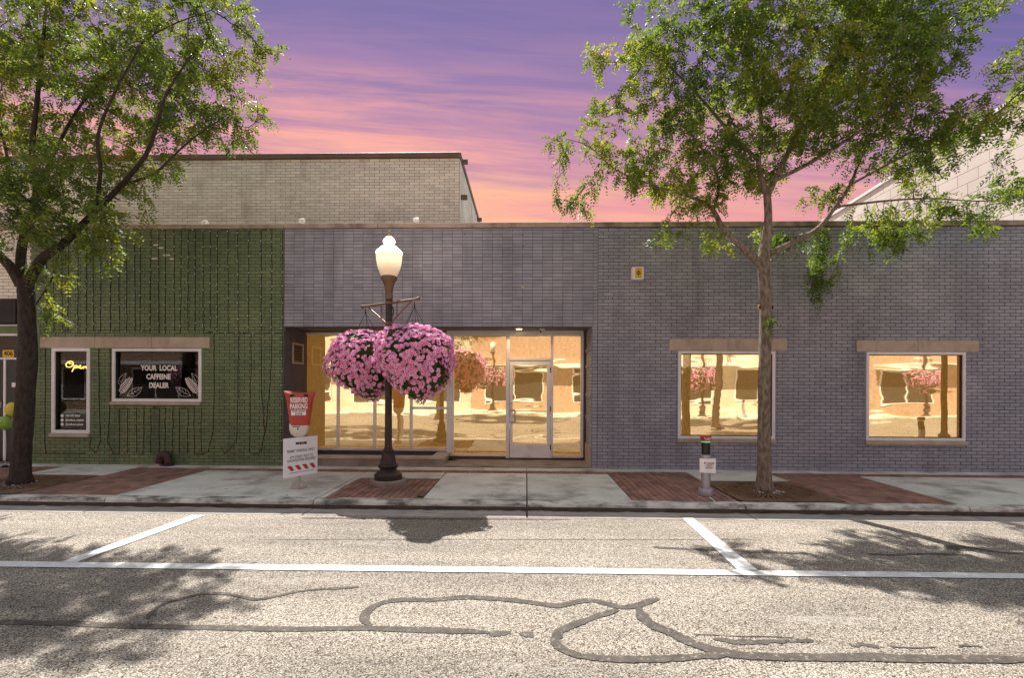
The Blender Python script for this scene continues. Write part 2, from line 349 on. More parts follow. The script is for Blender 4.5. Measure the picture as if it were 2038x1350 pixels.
def clear_glass(name, refl):
    m = bpy.data.materials.new(name); m.use_nodes = True; MATS[name] = m
    N, L = m.node_tree.nodes, m.node_tree.links
    N.remove(N['Principled BSDF']); out = N['Material Output']
    t = N.new('ShaderNodeBsdfTransparent'); t.inputs[0].default_value = (0.75, 0.75, 0.73, 1)
    g = N.new('ShaderNodeBsdfGlossy'); g.inputs['Roughness'].default_value = 0.015
    lw = N.new('ShaderNodeLayerWeight'); lw.inputs['Blend'].default_value = 0.5
    pw = N.new('ShaderNodeMath'); pw.operation = 'POWER'; pw.inputs[1].default_value = 5.0; L.new(lw.outputs['Facing'], pw.inputs[0])
    a = N.new('ShaderNodeMath'); a.operation = 'MULTIPLY_ADD'; a.inputs[1].default_value = 0.8; a.inputs[2].default_value = refl; L.new(pw.outputs[0], a.inputs[0])
    ms = N.new('ShaderNodeMixShader'); L.new(a.outputs[0], ms.inputs[0]); L.new(t.outputs[0], ms.inputs[1]); L.new(g.outputs[0], ms.inputs[2]); L.new(ms.outputs[0], out.inputs[0])

clear_glass('window_glass', 0.04)

# the road: pale exposed aggregate, stones of many colours in a tan matrix
def road_material():
    m = bpy.data.materials.new('road_aggregate'); m.use_nodes = True; MATS['road_aggregate'] = m
    N, L = m.node_tree.nodes, m.node_tree.links
    b = N['Principled BSDF']; b.inputs['Roughness'].default_value = 0.85; b.inputs['Specular IOR Level'].default_value = 0.3
    geo = N.new('ShaderNodeNewGeometry')
    v = N.new('ShaderNodeTexVoronoi'); v.inputs['Scale'].default_value = 118; L.new(geo.outputs['Position'], v.inputs['Vector'])
    sp = N.new('ShaderNodeSeparateXYZ'); L.new(v.outputs['Color'], sp.inputs[0])
    cr = N.new('ShaderNodeValToRGB')
    ramp(cr, [(0.0, (0.048, 0.038, 0.030, 1)), (0.16, (0.15, 0.121, 0.095, 1)), (0.38, (0.315, 0.266, 0.212, 1)), (0.66, (0.412, 0.357, 0.29, 1)), (0.88, (0.515, 0.46, 0.388, 1)), (1.0, (0.64, 0.60, 0.53, 1))])
    L.new(sp.outputs[0], cr.inputs[0])
    er = N.new('ShaderNodeMapRange'); er.inputs[1].default_value = 0.35; er.inputs[2].default_value = 0.75; er.inputs[3].default_value = 1.0; er.inputs[4].default_value = 0.38
    L.new(v.outputs['Distance'], er.inputs[0])
    sc = N.new('ShaderNodeVectorMath'); sc.operation = 'SCALE'; L.new(cr.outputs[0], sc.inputs[0]); L.new(er.outputs[0], sc.inputs['Scale'])
    # broad wear: slightly darker wheel tracks and pale worn patches, stretched along the street
    mp = N.new('ShaderNodeMapping'); mp.inputs['Scale'].default_value = (0.25, 1.4, 1); L.new(geo.outputs['Position'], mp.inputs[0])
    n1 = N.new('ShaderNodeTexNoise'); n1.inputs['Scale'].default_value = 1.3; n1.inputs['Detail'].default_value = 7; n1.inputs['Roughness'].default_value = 0.65; L.new(mp.outputs[0], n1.inputs['Vector'])
    r1 = N.new('ShaderNodeMapRange'); r1.inputs[1].default_value = 0.3; r1.inputs[2].default_value = 0.72; r1.inputs[3].default_value = 0.66; r1.inputs[4].default_value = 1.22
    L.new(n1.outputs['Fac'], r1.inputs[0])
    s2 = N.new('ShaderNodeVectorMath'); s2.operation = 'SCALE'; L.new(sc.outputs[0], s2.inputs[0]); L.new(r1.outputs[0], s2.inputs['Scale'])
    n3 = N.new('ShaderNodeTexNoise'); n3.inputs['Scale'].default_value = 2.1; n3.inputs['Detail'].default_value = 8; n3.inputs['Roughness'].default_value = 0.7; L.new(mp.outputs[0], n3.inputs['Vector'])
    r3 = N.new('ShaderNodeMapRange'); r3.inputs[1].default_value = 0.60; r3.inputs[2].default_value = 0.74; r3.inputs[4].default_value = 0.6; L.new(n3.outputs['Fac'], r3.inputs[0])
    mx = N.new('ShaderNodeMix'); mx.data_type = 'RGBA'; mx.inputs['B'].default_value = (0.46, 0.43, 0.38, 1); L.new(r3.outputs[0], mx.inputs['Factor']); L.new(s2.outputs[0], mx.inputs['A'])
    L.new(mx.outputs['Result'], b.inputs['Base Color'])
    bp = N.new('ShaderNodeBump'); bp.inputs['Strength'].default_value = 0.55; bp.inputs['Distance'].default_value = 0.005; bp.invert = True
    L.new(v.outputs['Distance'], bp.inputs['Height']); L.new(bp.outputs[0], b.inputs['Normal'])
road_material()

# ------------------------------------------------------------------ mesh helpers
class MB:
    def __init__(self):
        self.v, self.f, self.m = [], [], []

    def face(self, idx, mi=0):
        self.f.append(tuple(idx)); self.m.append(mi)

    def poly(self, pts, mi=0):
        n = len(self.v); self.v += [tuple(p) for p in pts]; self.face(range(n, n + len(pts)), mi)

    def box(self, x0, x1, y0, y1, z0, z1, mi=0, chamfer=0.0):
        if chamfer > 0:
            return self.cbox(x0, x1, y0, y1, z0, z1, chamfer, mi)
        n = len(self.v)
        self.v += [(x0, y0, z0), (x1, y0, z0), (x1, y1, z0), (x0, y1, z0), (x0, y0, z1), (x1, y0, z1), (x1, y1, z1), (x0, y1, z1)]
        for q in ((0, 3, 2, 1), (4, 5, 6, 7), (0, 1, 5, 4), (1, 2, 6, 5), (2, 3, 7, 6), (3, 0, 4, 7)):
            self.face([n + i for i in q], mi)

    def cbox(self, x0, x1, y0, y1, z0, z1, c, mi=0):     # all twelve edges cut
        n = len(self.v)
        c = min(c, (x1 - x0) * .45, (y1 - y0) * .45, (z1 - z0) * .45)
        X, Y, Z = (x0, x1), (y0, y1), (z0, z1)
        idx = {}
        for i in (0, 1):
            for j in (0, 1):
                for k in (0, 1):
                    sx, sy, sz = (c if i == 0 else -c), (c if j == 0 else -c), (c if k == 0 else -c)
                    for a, p in (('x', (X[i], Y[j] + sy, Z[k] + sz)), ('y', (X[i] + sx, Y[j], Z[k] + sz)), ('z', (X[i] + sx, Y[j] + sy, Z[k]))):
                        idx[(i, j, k, a)] = len(self.v); self.v.append(p)
        def F(*q):
            self.face([idx[t] for t in q], mi)
        for i in (0, 1):
            q = [(i, 0, 0, 'x'), (i, 1, 0, 'x'), (i, 1, 1, 'x'), (i, 0, 1, 'x')]; F(*(q if i else q[::-1]))
            q = [(0, i, 0, 'y'), (1, i, 0, 'y'), (1, i, 1, 'y'), (0, i, 1, 'y')]; F(*(q[::-1] if i else q))
            q = [(0, 0, i, 'z'), (1, 0, i, 'z'), (1, 1, i, 'z'), (0, 1, i, 'z')]; F(*(q if i else q[::-1]))
        for j in (0, 1):
            for k in (0, 1):
                q = [(0, j, k, 'y'), (1, j, k, 'y'), (1, j, k, 'z'), (0, j, k, 'z')]; F(*q)
                q = [(j, 0, k, 'x'), (j, 1, k, 'x'), (j, 1, k, 'z'), (j, 0, k, 'z')]; F(*q)
                q = [(j, k, 0, 'x'), (j, k, 1, 'x'), (j, k, 1, 'y'), (j, k, 0, 'y')]; F(*q)
                for i in (0, 1):
                    pass
        for i in (0, 1):
            for j in (0, 1):
                for k in (0, 1):
                    F((i, j, k, 'x'), (i, j, k, 'y'), (i, j, k, 'z'))

    def brick(self, x0, x1, z0, z1, y, d, c=0.003, mi=0):       # face towards -Y, standing d proud of y
        n = len(self.v)
        self.v += [(x0, y, z0), (x1, y, z0), (x1, y, z1), (x0, y, z1),
                   (x0, y - d + c, z0), (x1, y - d + c, z0), (x1, y - d + c, z1), (x0, y - d + c, z1),
                   (x0 + c, y - d, z0 + c), (x1 - c, y - d, z0 + c), (x1 - c, y - d, z1 - c), (x0 + c, y - d, z1 - c)]
        self.face([n + 8, n + 9, n + 10, n + 11], mi)
        for a, b in ((0, 1), (1, 2), (2, 3), (3, 0)):
            self.face([n + a, n + b, n + 4 + b, n + 4 + a], mi)
            self.face([n + 4 + a, n + 4 + b, n + 8 + b, n + 8 + a], mi)

    def tube(self, pts, radii, n=8, mi=0, cap=True):
        pts = [Vector(p) for p in pts]
        if not hasattr(radii, '__len__'):
            radii = [radii] * len(pts)
        rings = []
        up = None
        for i, p in enumerate(pts):
            d = (pts[min(i + 1, len(pts) - 1)] - pts[max(i - 1, 0)])
            d = d.normalized() if d.length > 1e-9 else Vector((0, 0, 1))
            if up is None:
                up = Vector((0, 0, 1)) if abs(d.z) < 0.9 else Vector((1, 0, 0))
            a = d.cross(up)
            if a.length < 1e-5:
                a = d.orthogonal()
            a.normalize(); b = d.cross(a).normalized(); up = -b if (-b).dot(up) > 0 else b
            base = len(self.v)
            for k in range(n):
                t = 2 * PI * k / n
                self.v.append(tuple(p + (a * math.cos(t) + b * math.sin(t)) * radii[i]))
            rings.append(base)
        for r0, r1 in zip(rings, rings[1:]):
            for k in range(n):
                self.face([r0 + k, r0 + (k + 1) % n, r1 + (k + 1) % n, r1 + k], mi)
        if cap:
            self.face([rings[0] + k for k in range(n)][::-1], mi); self.face([rings[-1] + k for k in range(n)], mi)

    def lathe(self, prof, cx=0, cy=0, n=24, mi=0, flute=0.0, nf=8):
        rings = []
        for r, z in prof:
            base = len(self.v)
            for k in range(n):
                t = 2 * PI * k / n
                rr = r * (1 + flute * math.cos(nf * t))
                self.v.append((cx + rr * math.cos(t), cy + rr * math.sin(t), z))
            rings.append(base)
        for r0, r1 in zip(rings, rings[1:]):
            for k in range(n):
                self.face([r0 + k, r0 + (k + 1) % n, r1 + (k + 1) % n, r1 + k], mi)
        self.face([rings[0] + k for k in range(n)][::-1], mi); self.face([rings[-1] + k for k in range(n)], mi)

    def prism(self, poly, axis_off, mi=0):
        n = len(self.v); k = len(poly); off = Vector(axis_off)
        self.v += [tuple(p) for p in poly] + [tuple(Vector(p) + off) for p in poly]
        self.face(range(n, n + k), mi); self.face(list(range(n + k, n + 2 * k))[::-1], mi)
        for i in range(k):
            j = (i + 1) % k
            self.face([n + i, n + k + i, n + k + j, n + j], mi)

    def ribbon(self, pts, widths, normal=(0, 0, 1), mi=0, wob=0.0):
        wa = wb = 0.0
        nv = Vector(normal); pts = [Vector(p) for p in pts]
        if not hasattr(widths, '__len__'):
            widths = [widths] * len(pts)
        prev = None
        for i, p in enumerate(pts):
            d = (pts[min(i + 1, len(pts) - 1)] - pts[max(i - 1, 0)]).normalized()
            s = nv.cross(d).normalized()
            n = len(self.v)
            wa = wa * .78 + random.uniform(-wob, wob) * .5; wb = wb * .78 + random.uniform(-wob, wob) * .5
            self.v += [tuple(p + s * widths[i] * .5 * (1 + wa)), tuple(p - s * widths[i] * .5 * (1 + wb))]
            if prev is not None:
                self.face([prev, prev + 1, n + 1, n], mi)
            prev = n

    def mesh(self, name, mats, smooth=False):
        me = bpy.data.meshes.new(name)
        me.from_pydata(self.v, [], self.f)
        for x in (mats if isinstance(mats, (list, tuple)) else [mats]):
            me.materials.append(MATS[x])
        if any(self.m):
            me.polygons.foreach_set('material_index', self.m)
        if smooth:
            me.polygons.foreach_set('use_smooth', [True] * len(self.f))
            if smooth == 'auto':
                me.set_sharp_from_angle(angle=math.radians(38))
        me.update()
        return me

    def build(self, name, mats, parent=None, smooth=False, **props):
        return link(name, self.mesh(name, mats, smooth), parent, **props)

def link(name, data, parent=None, loc=None, **props):
    o = bpy.data.objects.new(name, data)
    COL.objects.link(o)
    if loc is not None:
        o.location = loc
    if parent is not None:
        o.parent = parent
        o.matrix_parent_inverse = Matrix.Translation(-parent_loc(parent))
    for k, v in props.items():
        o[k] = v
    return o

def parent_loc(p):
    if p.parent is None:
        return p.location.copy()
    return parent_loc(p.parent) + p.matrix_parent_inverse.translation + p.location

def thing(name, label, cat, loc=(0, 0, 0), group=None, kind=None):
    o = bpy.data.objects.new(name, None); COL.objects.link(o)
    o.empty_display_size = 0.2
    o.location = loc
    o['label'] = label; o['category'] = cat
    if group: o['group'] = group
    if kind: o['kind'] = kind
    return o

def part(name, parent, label=None):
    o = bpy.data.objects.new(name, None); COL.objects.link(o)
    o.parent = parent
    o.matrix_parent_inverse = Matrix.Translation(-parent_loc(parent))
    if label: o['label'] = label
    return o

def copy_tree(o, parent=None):
    c = o.copy(); COL.objects.link(c)
    if parent is not None:
        c.parent = parent
    for ch in list(o.children):
        copy_tree(ch, c)
    return c

def text_mesh(s, size, bold=0.0, xs=1.0, align='CENTER', shear=0.0, spacing=1.0):
    cu = bpy.data.curves.new('lettering', 'FONT')
    cu.body = s; cu.size = size; cu.align_x = align; cu.align_y = 'CENTER'; cu.offset = bold * size; cu.shear = shear; cu.space_character = spacing
    cu.resolution_u = 4
    ob = bpy.data.objects.new('lettering', cu); COL.objects.link(ob)
    dg = bpy.context.evaluated_depsgraph_get(); dg.update()
    me = bpy.data.meshes.new_from_object(ob.evaluated_get(dg))
    bpy.data.objects.remove(ob); bpy.data.curves.remove(cu)
    me.transform(Matrix.Scale(xs, 4, (1, 0, 0)))
    return me

def text(name, s, size, mat, parent, M, bold=0.0, xs=1.0, align='CENTER', shear=0.0, spacing=1.0):
    me = text_mesh(s, size, bold, xs, align, shear, spacing)
    me.transform(M)
    me.materials.clear(); me.materials.append(MATS[mat])
    return link(name, me, parent)

def facing(loc, yaw=0.0):
    return Matrix.Translation(Vector(loc)) @ Matrix.Rotation(yaw, 4, 'Z') @ Matrix.Rotation(PI / 2, 4, 'X')

def subtract(rects, hole):
    out = []
    hx0, hx1, hz0, hz1 = hole
    for x0, x1, z0, z1 in rects:
        if hx1 <= x0 or hx0 >= x1 or hz1 <= z0 or hz0 >= z1:
            out.append((x0, x1, z0, z1)); continue
        if hx0 > x0: out.append((x0, hx0, z0, z1))
        if hx1 < x1: out.append((hx1, x1, z0, z1))
        a, b = max(x0, hx0), min(x1, hx1)
        if hz0 > z0: out.append((a, b, z0, hz0))
        if hz1 < z1: out.append((a, b, hz1, z1))
    return out

def wall_sheet(mb, x0, x1, z0, z1, y0, y1, holes):
    rects = [(x0, x1, z0, z1)]
    for h in holes:
        rects = subtract(rects, h)
    for r in rects:
        mb.box(r[0], r[1], y0, y1, r[2], r[3])

def lay(x0, x1, z0, z1, L, H, gap, holes, bond='running', seed=0, gx=None):
    gx = gap if gx is None else gx
    """rectangles of bricks, whole ones flagged"""
    rr = random.Random(seed)
    whole, cut = [], []
    row, z = 0, z0
    while z < z1 - 0.02:
        zt = min(z + H, z1)
        off = 0.0 if bond == 'stack' or row % 2 == 0 else L / 2
        if bond == 'running' and row % 6 == 5 and False:
            off = L / 4
        x = x0 - off
        while x < x1:
            a, b = max(x, x0), min(x + L, x1)
            if b - a > 0.03:
                r = (a + gx / 2, b - gx / 2, z + gap / 2, zt - gap / 2)
                pieces = [r]
                for h in holes:
                    pieces = subtract(pieces, h)
                if len(pieces) == 1 and pieces[0] == r and abs(b - a - L) < 1e-6 and zt - z > H - 1e-6:
                    whole.append(r)
                else:
                    for p in pieces:
                        if p[1] - p[0] > 0.025 and p[3] - p[2] > 0.012:
                            cut.append(p)
            x += L
        z += H; row += 1
    return whole, cut

def brickwork(parent, mat, y, L, H, gap, whole, cut, d=0.009, n_single=300, focus=None, name='brick', gx=None):
    gx = gap if gx is None else gx
    focus = focus or (0.0, 1.6)
    whole = sorted(whole, key=lambda r: (0.5 * (r[0] + r[1]) - focus[0]) ** 2 + ((r[2] + r[3]) / 2 - focus[1]) ** 2)
    single, rest = whole[:n_single], whole[n_single:] + cut
    mb = MB(); l, h = (L - gx) / 2, (H - gap) / 2
    mb.brick(-l, l, -h, h, 0, d)
    me = mb.mesh(name, mat)
    for r in single:
        o = link(name, me, parent, loc=((r[0] + r[1]) / 2, y + random.uniform(-0.0012, 0.0012), (r[2] + r[3]) / 2))
        o.rotation_euler = (random.uniform(-0.012, 0.012), random.uniform(-0.004, 0.004), random.uniform(-0.005, 0.005))
    mb = MB()
    for r in rest:
        j = lambda: random.uniform(-0.0012, 0.0012)
        mb.brick(r[0] + j(), r[1] + j(), r[2] + j(), r[3] + j(), y, d + random.uniform(-0.0015, 0.0015))
    if rest:
        mb.build('brickwork', mat, parent, kind='stuff')

# ================================================================== ground, road, pavement
Z_ROAD = -0.12
WALL_Y = 10.0
MOD = 1.524                       # five-foot paving module
KERB_F, KERB_B = 7.08, 7.27       # front and back of the kerb top
GUT = 6.73                        # gutter's road edge
FAR_KERB = -6.5

mb = MB(); mb.poly([(-300, -300, -0.30), (300, -300, -0.30), (300, 300, -0.30), (-300, 300, -0.30)])
mb.build('ground', 'gutter_concrete', kind='structure', label='flat ground beneath the street and buildings', category='ground')
mb = MB(); mb.poly([(-70, FAR_KERB, Z_ROAD), (70, FAR_KERB, Z_ROAD), (70, GUT, Z_ROAD), (-70, GUT, Z_ROAD)])
road = mb.build('road', 'road_aggregate', kind='structure', label='pale exposed-aggregate road surface', category='road')

def road_px(pts, w_px, name, mat, lift, wob=0.12, sub=11):
    wob = wob * 1.7
    P = [onZ(x, y, Z_ROAD + lift) for x, y in pts]
    out, W = [], []
    for i in range(len(P) - 1):
        for k in range(sub):
            t = k / sub
            p0, p1, p2, p3 = P[max(i - 1, 0)], P[i], P[i + 1], P[min(i + 2, len(P) - 1)]
            out.append(0.5 * ((2 * p1) + (p2 - p0) * t + (2 * p0 - 5 * p1 + 4 * p2 - p3) * t * t + (3 * p1 - p0 - 3 * p2 + p3) * t ** 3))
    out.append(P[-1])
    n = len(out)
    wm = w_px / 1000.0
    for i, p in enumerate(out):
        e = min(i, n - 1 - i) / max(1, n * 0.06)
        W.append(wm * (0.35 + 0.65 * min(1, e)))
    m = MB(); m.ribbon(out, W, (0, 0, 1), 0, wob)
    return m.build(name, mat, road)

def z5(pts): return [(600 + x / 2.911, 900 + y / 2.911) for x, y in pts]
def z4(pts): return [(x / 2.911, 900 + y / 2.911) for x, y in pts]
def z6(pts): return [(1300 + x / 2.7615, 900 + y / 2.7615) for x, y in pts]

# crack sealing strips snaking over the road (width in mm)
road_px([(-40, 1236), (60, 1240), (130, 1241), (225, 1246), (300, 1247), (440, 1250), (600, 1252), (740, 1251), (850, 1254), (974, 1259)], 74, 'crack_seal', 'tar', 0.004, 0.14)
road_px(z5([(1085, 1058), (1130, 1052), (1180, 1050), (1215, 1050)]), 62, 'crack_seal', 'tar', 0.004, 0.4)
road_px(z5([(1265, 1050), (1305, 1058), (1345, 1058)]), 62, 'crack_seal', 'tar', 0.004, 0.3)
road_px(z5([(405, 1010), (368, 975), (374, 935), (420, 895), (500, 866), (600, 856), (720, 858), (850, 850), (950, 842), (1100, 850), (1250, 862), (1400, 882), (1500, 890), (1600, 868), (1700, 862), (1800, 888), (1880, 900), (1960, 885), (2035, 858), (2070, 850)]), 74, 'crack_seal', 'tar', 0.0046, 0.14)
road_px(z5([(1835, 912), (1720, 950), (1640, 980), (1560, 1010), (1490, 1048), (1470, 1090), (1510, 1140), (1600, 1180), (1750, 1196), (1900, 1200), (2038, 1196)]) + z6([(150, 1132), (300, 1122), (420, 1108)]), 74, 'crack_seal', 'tar', 0.0052, 0.2)
road_px(z5([(1950, 900), (1985, 960), (2038, 1005)]) + z6([(80, 985), (180, 1035), (280, 1072), (400, 1105), (500, 1116), (700, 1125), (900, 1130), (1200, 1128), (1500, 1138), (1900, 1140), (2100, 1140)]), 100, 'crack_seal', 'tar', 0.0058, 0.14)
road_px(z4([(860, 965), (880, 930), (930, 890), (1050, 850), (1170, 825), (1290, 820), (1400, 840), (1480, 855), (1560, 845), (1700, 815), (1850, 795), (2038, 785), (2080, 780)]), 44, 'crack_seal', 'tar', 0.0046, 0.25)
road_px(z6([(220, 1003), (400, 1010), (600, 1015), (780, 1022)]), 12, 'crack_seal', 'tar', 0.004, 0.5)
road_px(z6([(330, 1030), (480, 1045), (600, 1045), (700, 1036), (800, 1042), (868, 1028)]), 45, 'crack_seal', 'tar', 0.004, 0.55)
road_px(z6([(1090, 1068), (1160, 1060), (1240, 1072)]), 44, 'crack_seal', 'tar', 0.004, 0.5)
road_px(z6([(1300, 1068), (1420, 1076), (1560, 1070)]), 16, 'crack_seal', 'tar', 0.004, 0.5)
road_px(z6([(1680, 1072), (1740, 1064), (1800, 1070)]), 24, 'crack_seal', 'tar', 0.004, 0.5)
road_px(z6([(0, 523), (150, 532), (340, 540)]), 74, 'crack_seal', 'tar', 0.004, 0.2)
road_px(z6([(450, 540), (600, 548), (700, 552), (845, 556)]), 74, 'crack_seal', 'tar', 0.004, 0.35)
road_px(z6([(1180, 560), (1300, 566), (1500, 560), (1620, 564), (1760, 568)]), 50, 'crack_seal', 'tar', 0.004, 0.3)
road_px(z6([(1760, 540), (1690, 536), (1625, 522), (1700, 520), (1800, 535), (1900, 550), (2080, 556)]), 74, 'crack_seal', 'tar', 0.0046, 0.25)
road_px([(600, 1031.5), (700, 1032), (860, 1033), (1000, 1034), (1134, 1034.5)], 60, 'patch', 'tar', 0.003, 0.1)
road_px(z4([(1490, 508), (2038, 508)]) + z5([(400, 507), (1300, 507), (2038, 507)]) + z6([(600, 480)]), 9, 'crack_seal', 'tar', 0.003, 0.7)

def line_px(quad):
    m = MB(); P = [onZ(x, y, Z_ROAD + 0.008) for x, y in quad]
    a0, a1, b0, b1 = P[0], P[3], P[1], P[2]
    n = 60; prev = None
    for i in range(n + 1):
        t = i / n; j = lambda: random.uniform(-0.004, 0.004)
        u, v = a0.lerp(b0, t), a1.lerp(b1, t)
        k = len(m.v); m.v += [(u.x, u.y + j(), u.z), (v.x, v.y + j(), v.z)]
        if prev is not None:
            m.face([prev, prev + 1, k + 1, k])
        prev = k
    return m.build('parking_line', 'line_paint', road)
line_px([(-250, 1114.5), (2300, 1145), (2300, 1155.5), (-250, 1125.5)])
line_px([(382, 1026), (121, 1119.2), (152, 1119.8), (409, 1026)])
line_px([(1358, 1031.5), (1470, 1136.2), (1510, 1136.8), (1379, 1031.5)])

# gutter pan and kerb
kerb = thing('kerb', 'weathered pale concrete kerb and gutter along the parking lane', 'kerb', (0, 7.1, Z_ROAD), kind='structure')
def kerb_profile(y0, y1, zt):
    f, c = y0, 0.045
    pts = [(y0 - 0.03, Z_ROAD - 0.1), (y0 - 0.022, Z_ROAD), (y0, zt - c)]
    for a in (0.25, 0.5, 0.75, 1.0):
        t = a * PI / 2
        pts.append((y0 + c - c * math.cos(t), zt - c + c * math.sin(t)))
    pts += [(y1, zt), (y1, Z_ROAD - 0.1)]
    return pts
prof = kerb_profile(KERB_F, KERB_B, 0.0)
for k in range(-5, 5):
    xa, xb = 0.02 + k * 2 * MOD + 0.010, 0.02 + (k + 1) * 2 * MOD - 0.010
    m = MB(); n = 24; base = []
    for i in range(n + 1):
        x = xa + (xb - xa) * i / n
        base.append(len(m.v))
        for q, (y, z) in enumerate(prof):
            jj = 0.0 if q in (0, 7, 8) else random.uniform(-0.003, 0.003)
            if q in (2, 3) and random.random() < 0.12:
                jj += 0.008
            m.v.append((x, y + jj, z - abs(jj) * 0.4))
    for a, b in zip(base, base[1:]):
        for q in range(len(prof) - 1):
            m.face([a + q, b + q, b + q + 1, a + q + 1])
    m.face([base[0] + q for q in range(len(prof))]); m.face([base[-1] + q for q in range(len(prof))][::-1])
    m.build('kerb_segment', 'kerb_concrete', kerb, 'auto')
    m = MB(); m.box(xa, xb, GUT, KERB_F - 0.03, Z_ROAD - 0.1, Z_ROAD + 0.004)
    m.build('gutter_slab', 'gutter_concrete', kerb)
m = MB(); m.box(-16, 16, KERB_F - 0.02, KERB_B - 0.01, Z_ROAD - 0.1, -0.06); m.build('kerb_joint', 'concrete_joint', kerb)

# pavement: slabs, brick fields, soldier band
walk = thing('sidewalk', 'pavement of concrete slabs with red brick fields', 'sidewalk', (0, 8.5, 0), kind='structure')
m = MB(); m.box(-16, 16, KERB_B, WALL_Y + 0.2, -0.25, -0.022); m.build('joint_bed', 'concrete_joint', walk)
B0, B1, S0 = 9.40, 9.68, 9.69
GRX = [(-6 * MOD + 0.02, -5 * MOD + 0.02), (2 * MOD - 0.03, 3 * MOD - 0.03)]
X = lambda k: 0.02 + k * MOD
def slab(x0, x1, y0, y1):
    g = 0.009
    m = MB(); m.cbox(x0 + g, x1 - g, y0 + g, y1 - g, -0.06, random.uniform(-0.0015, 0.0015), 0.006); return m.build('concrete_slab', 'concrete_slab', walk)
YM = 8.82
for k in range(-10, 10):                                   # strip along the wall
    m = MB(); m.cbox(X(k) + 0.004, X(k + 1) - 0.004, S0, WALL_Y - 0.004, -0.06, 0.002, 0.005); m.build('concrete_slab', 'concrete_slab', walk)
for k, kind in {-10: 's', -9: 's', -8: 's', -7: 'b', -6: 'g', -5: 'b', -4: 's', -3: 's', -2: 'l', -1: 's', 0: 's', 1: 'b', 2: 'g', 3: 'b', 4: 's', 5: 's', 6: 's', 7: 'b', 8: 'b'}.items():
    if kind == 's':
        if k in (-3, -4):
            slab(X(k), X(k + 1), KERB_B, YM); slab(X(k), X(k + 1), YM, B0)
        else:
            slab(X(k), X(k + 1), KERB_B, B0)
    elif kind == 'l':
        slab(X(k), X(k + 1), YM, B0)
    elif kind == 'g':
        slab(X(k), X(k + 1), KERB_B + MOD + 0.09, S0)
pavers = []
def field(x0, x1, y0, y1, pl=0.203, pw=0.1015, along='y'):
    row = 0
    if along == 'y':
        x = x0
        while x < x1 - 0.02:
            y = y0 - (pl / 2 if row % 2 else 0)
            while y < y1 - 0.01:
                a, b = max(y, y0), min(y + pl, y1)
                if b - a > 0.02:
                    pavers.append((x, min(x + pw, x1), a, b))
                y += pl
            x += pw; row += 1
    else:
        y = y0
        while y < y1 - 0.02:
            x = x0 - (pl / 2 if row % 2 else 0)
            while x < x1 - 0.01:
                a, b = max(x, x0), min(x + pl, x1)
                if b - a > 0.02:
                    pavers.append((a, b, y, min(y + pw, y1)))
                x += pl
            y += pw; row += 1
for k in (-7, -5, 1, 3, 7):
    field(X(k), X(k + 1), KERB_B + 0.005, S0 - 0.005, along='y')
field(X(-2) + 0.1, X(-1), KERB_B + 0.005, YM, along='y')
slab(X(-2), X(-2) + 0.1, KERB_B, YM)
for a, b in ((-10, -7), (-4, 1), (4, 7)):                   # soldier band
    x = X(a)
    while x < X(b) - 0.02:
        for yy in (B0 + 0.005,):
            pavers.append((x, min(x + 0.1015, X(b)), yy, B1)) if (B1 - yy) < 0.25 else pavers.extend([(x, min(x + 0.1015, X(b)), yy, yy + 0.137), (x, min(x + 0.1015, X(b)), yy + 0.137, B1)])
        x += 0.1015
for a, b in ((-7, -6), (-5, -4), (1, 2), (3, 4)):
    pass
lampc = (-2.30, 8.35)
pavers = [p for p in pavers if not ((p[0] + p[1]) / 2 - lampc[0]) ** 2 + ((p[2] + p[3]) / 2 - lampc[1]) ** 2 < 0.25 ** 2]
full = [p for p in pavers if abs(p[1] - p[0] - 0.1015) < 1e-4 and abs(p[3] - p[2] - 0.203) < 1e-4 and -9.5 < (p[0] + p[1]) / 2 < 8]
full.sort(key=lambda p: p[2] ** 2 + (p[0] * 0.35) ** 2)
single = set(full[:300])
m = MB(); m.cbox(-0.0453, 0.0453, -0.096, 0.096, -0.05, 0, 0.005); pm = m.mesh('brick_paver', 'paver')
rest = MB()
for p in pavers:
    z = random.uniform(-0.003, 0.002)
    if p in single:
        o = link('brick_paver', pm, walk, loc=((p[0] + p[1]) / 2, (p[2] + p[3]) / 2, z))
        o.rotation_euler = (random.uniform(-.006, .006), random.uniform(-.01, .01), random.uniform(-.012, .012))
    else:
        rest.cbox(p[0] + 0.0055, p[1] - 0.0055, p[2] + 0.0055, p[3] - 0.0055, -0.05, z, 0.005)
rest.build('brick_paving', 'paver', walk, kind='stuff')
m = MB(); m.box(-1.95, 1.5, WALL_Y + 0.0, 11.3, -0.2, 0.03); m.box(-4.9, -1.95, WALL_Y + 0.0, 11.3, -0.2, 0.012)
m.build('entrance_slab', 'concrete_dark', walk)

for (xa, ya), (xb, yb), w in (((1412, 990), (1424, 999), .03),):
    a, b = onZ(xa, ya, .004), onZ(xb, yb, .004); m = MB(); m.ribbon([a, a.lerp(b, .5), b], [w, w * .8, w * .6]); m.build('paint_mark', 'line_paint', walk)
rg = random.Random(4)
for k in range(70):                                          # trodden gum and drips on the slabs
    x, y, r = rg.uniform(-6, 8), rg.uniform(7.35, 9.3), rg.uniform(.008, .022)
    if (X(-5) < x < X(-4)) or (X(-2) < x < X(-1)) or (X(1) < x < X(4)):
        continue
    m = MB(); m.poly([(x + r * rg.uniform(.7, 1.2) * math.cos(q * PI / 4), y + r * rg.uniform(.7, 1.2) * math.sin(q * PI / 4), .0035) for q in range(8)]); m.build('gum_spot', 'concrete_joint', walk)
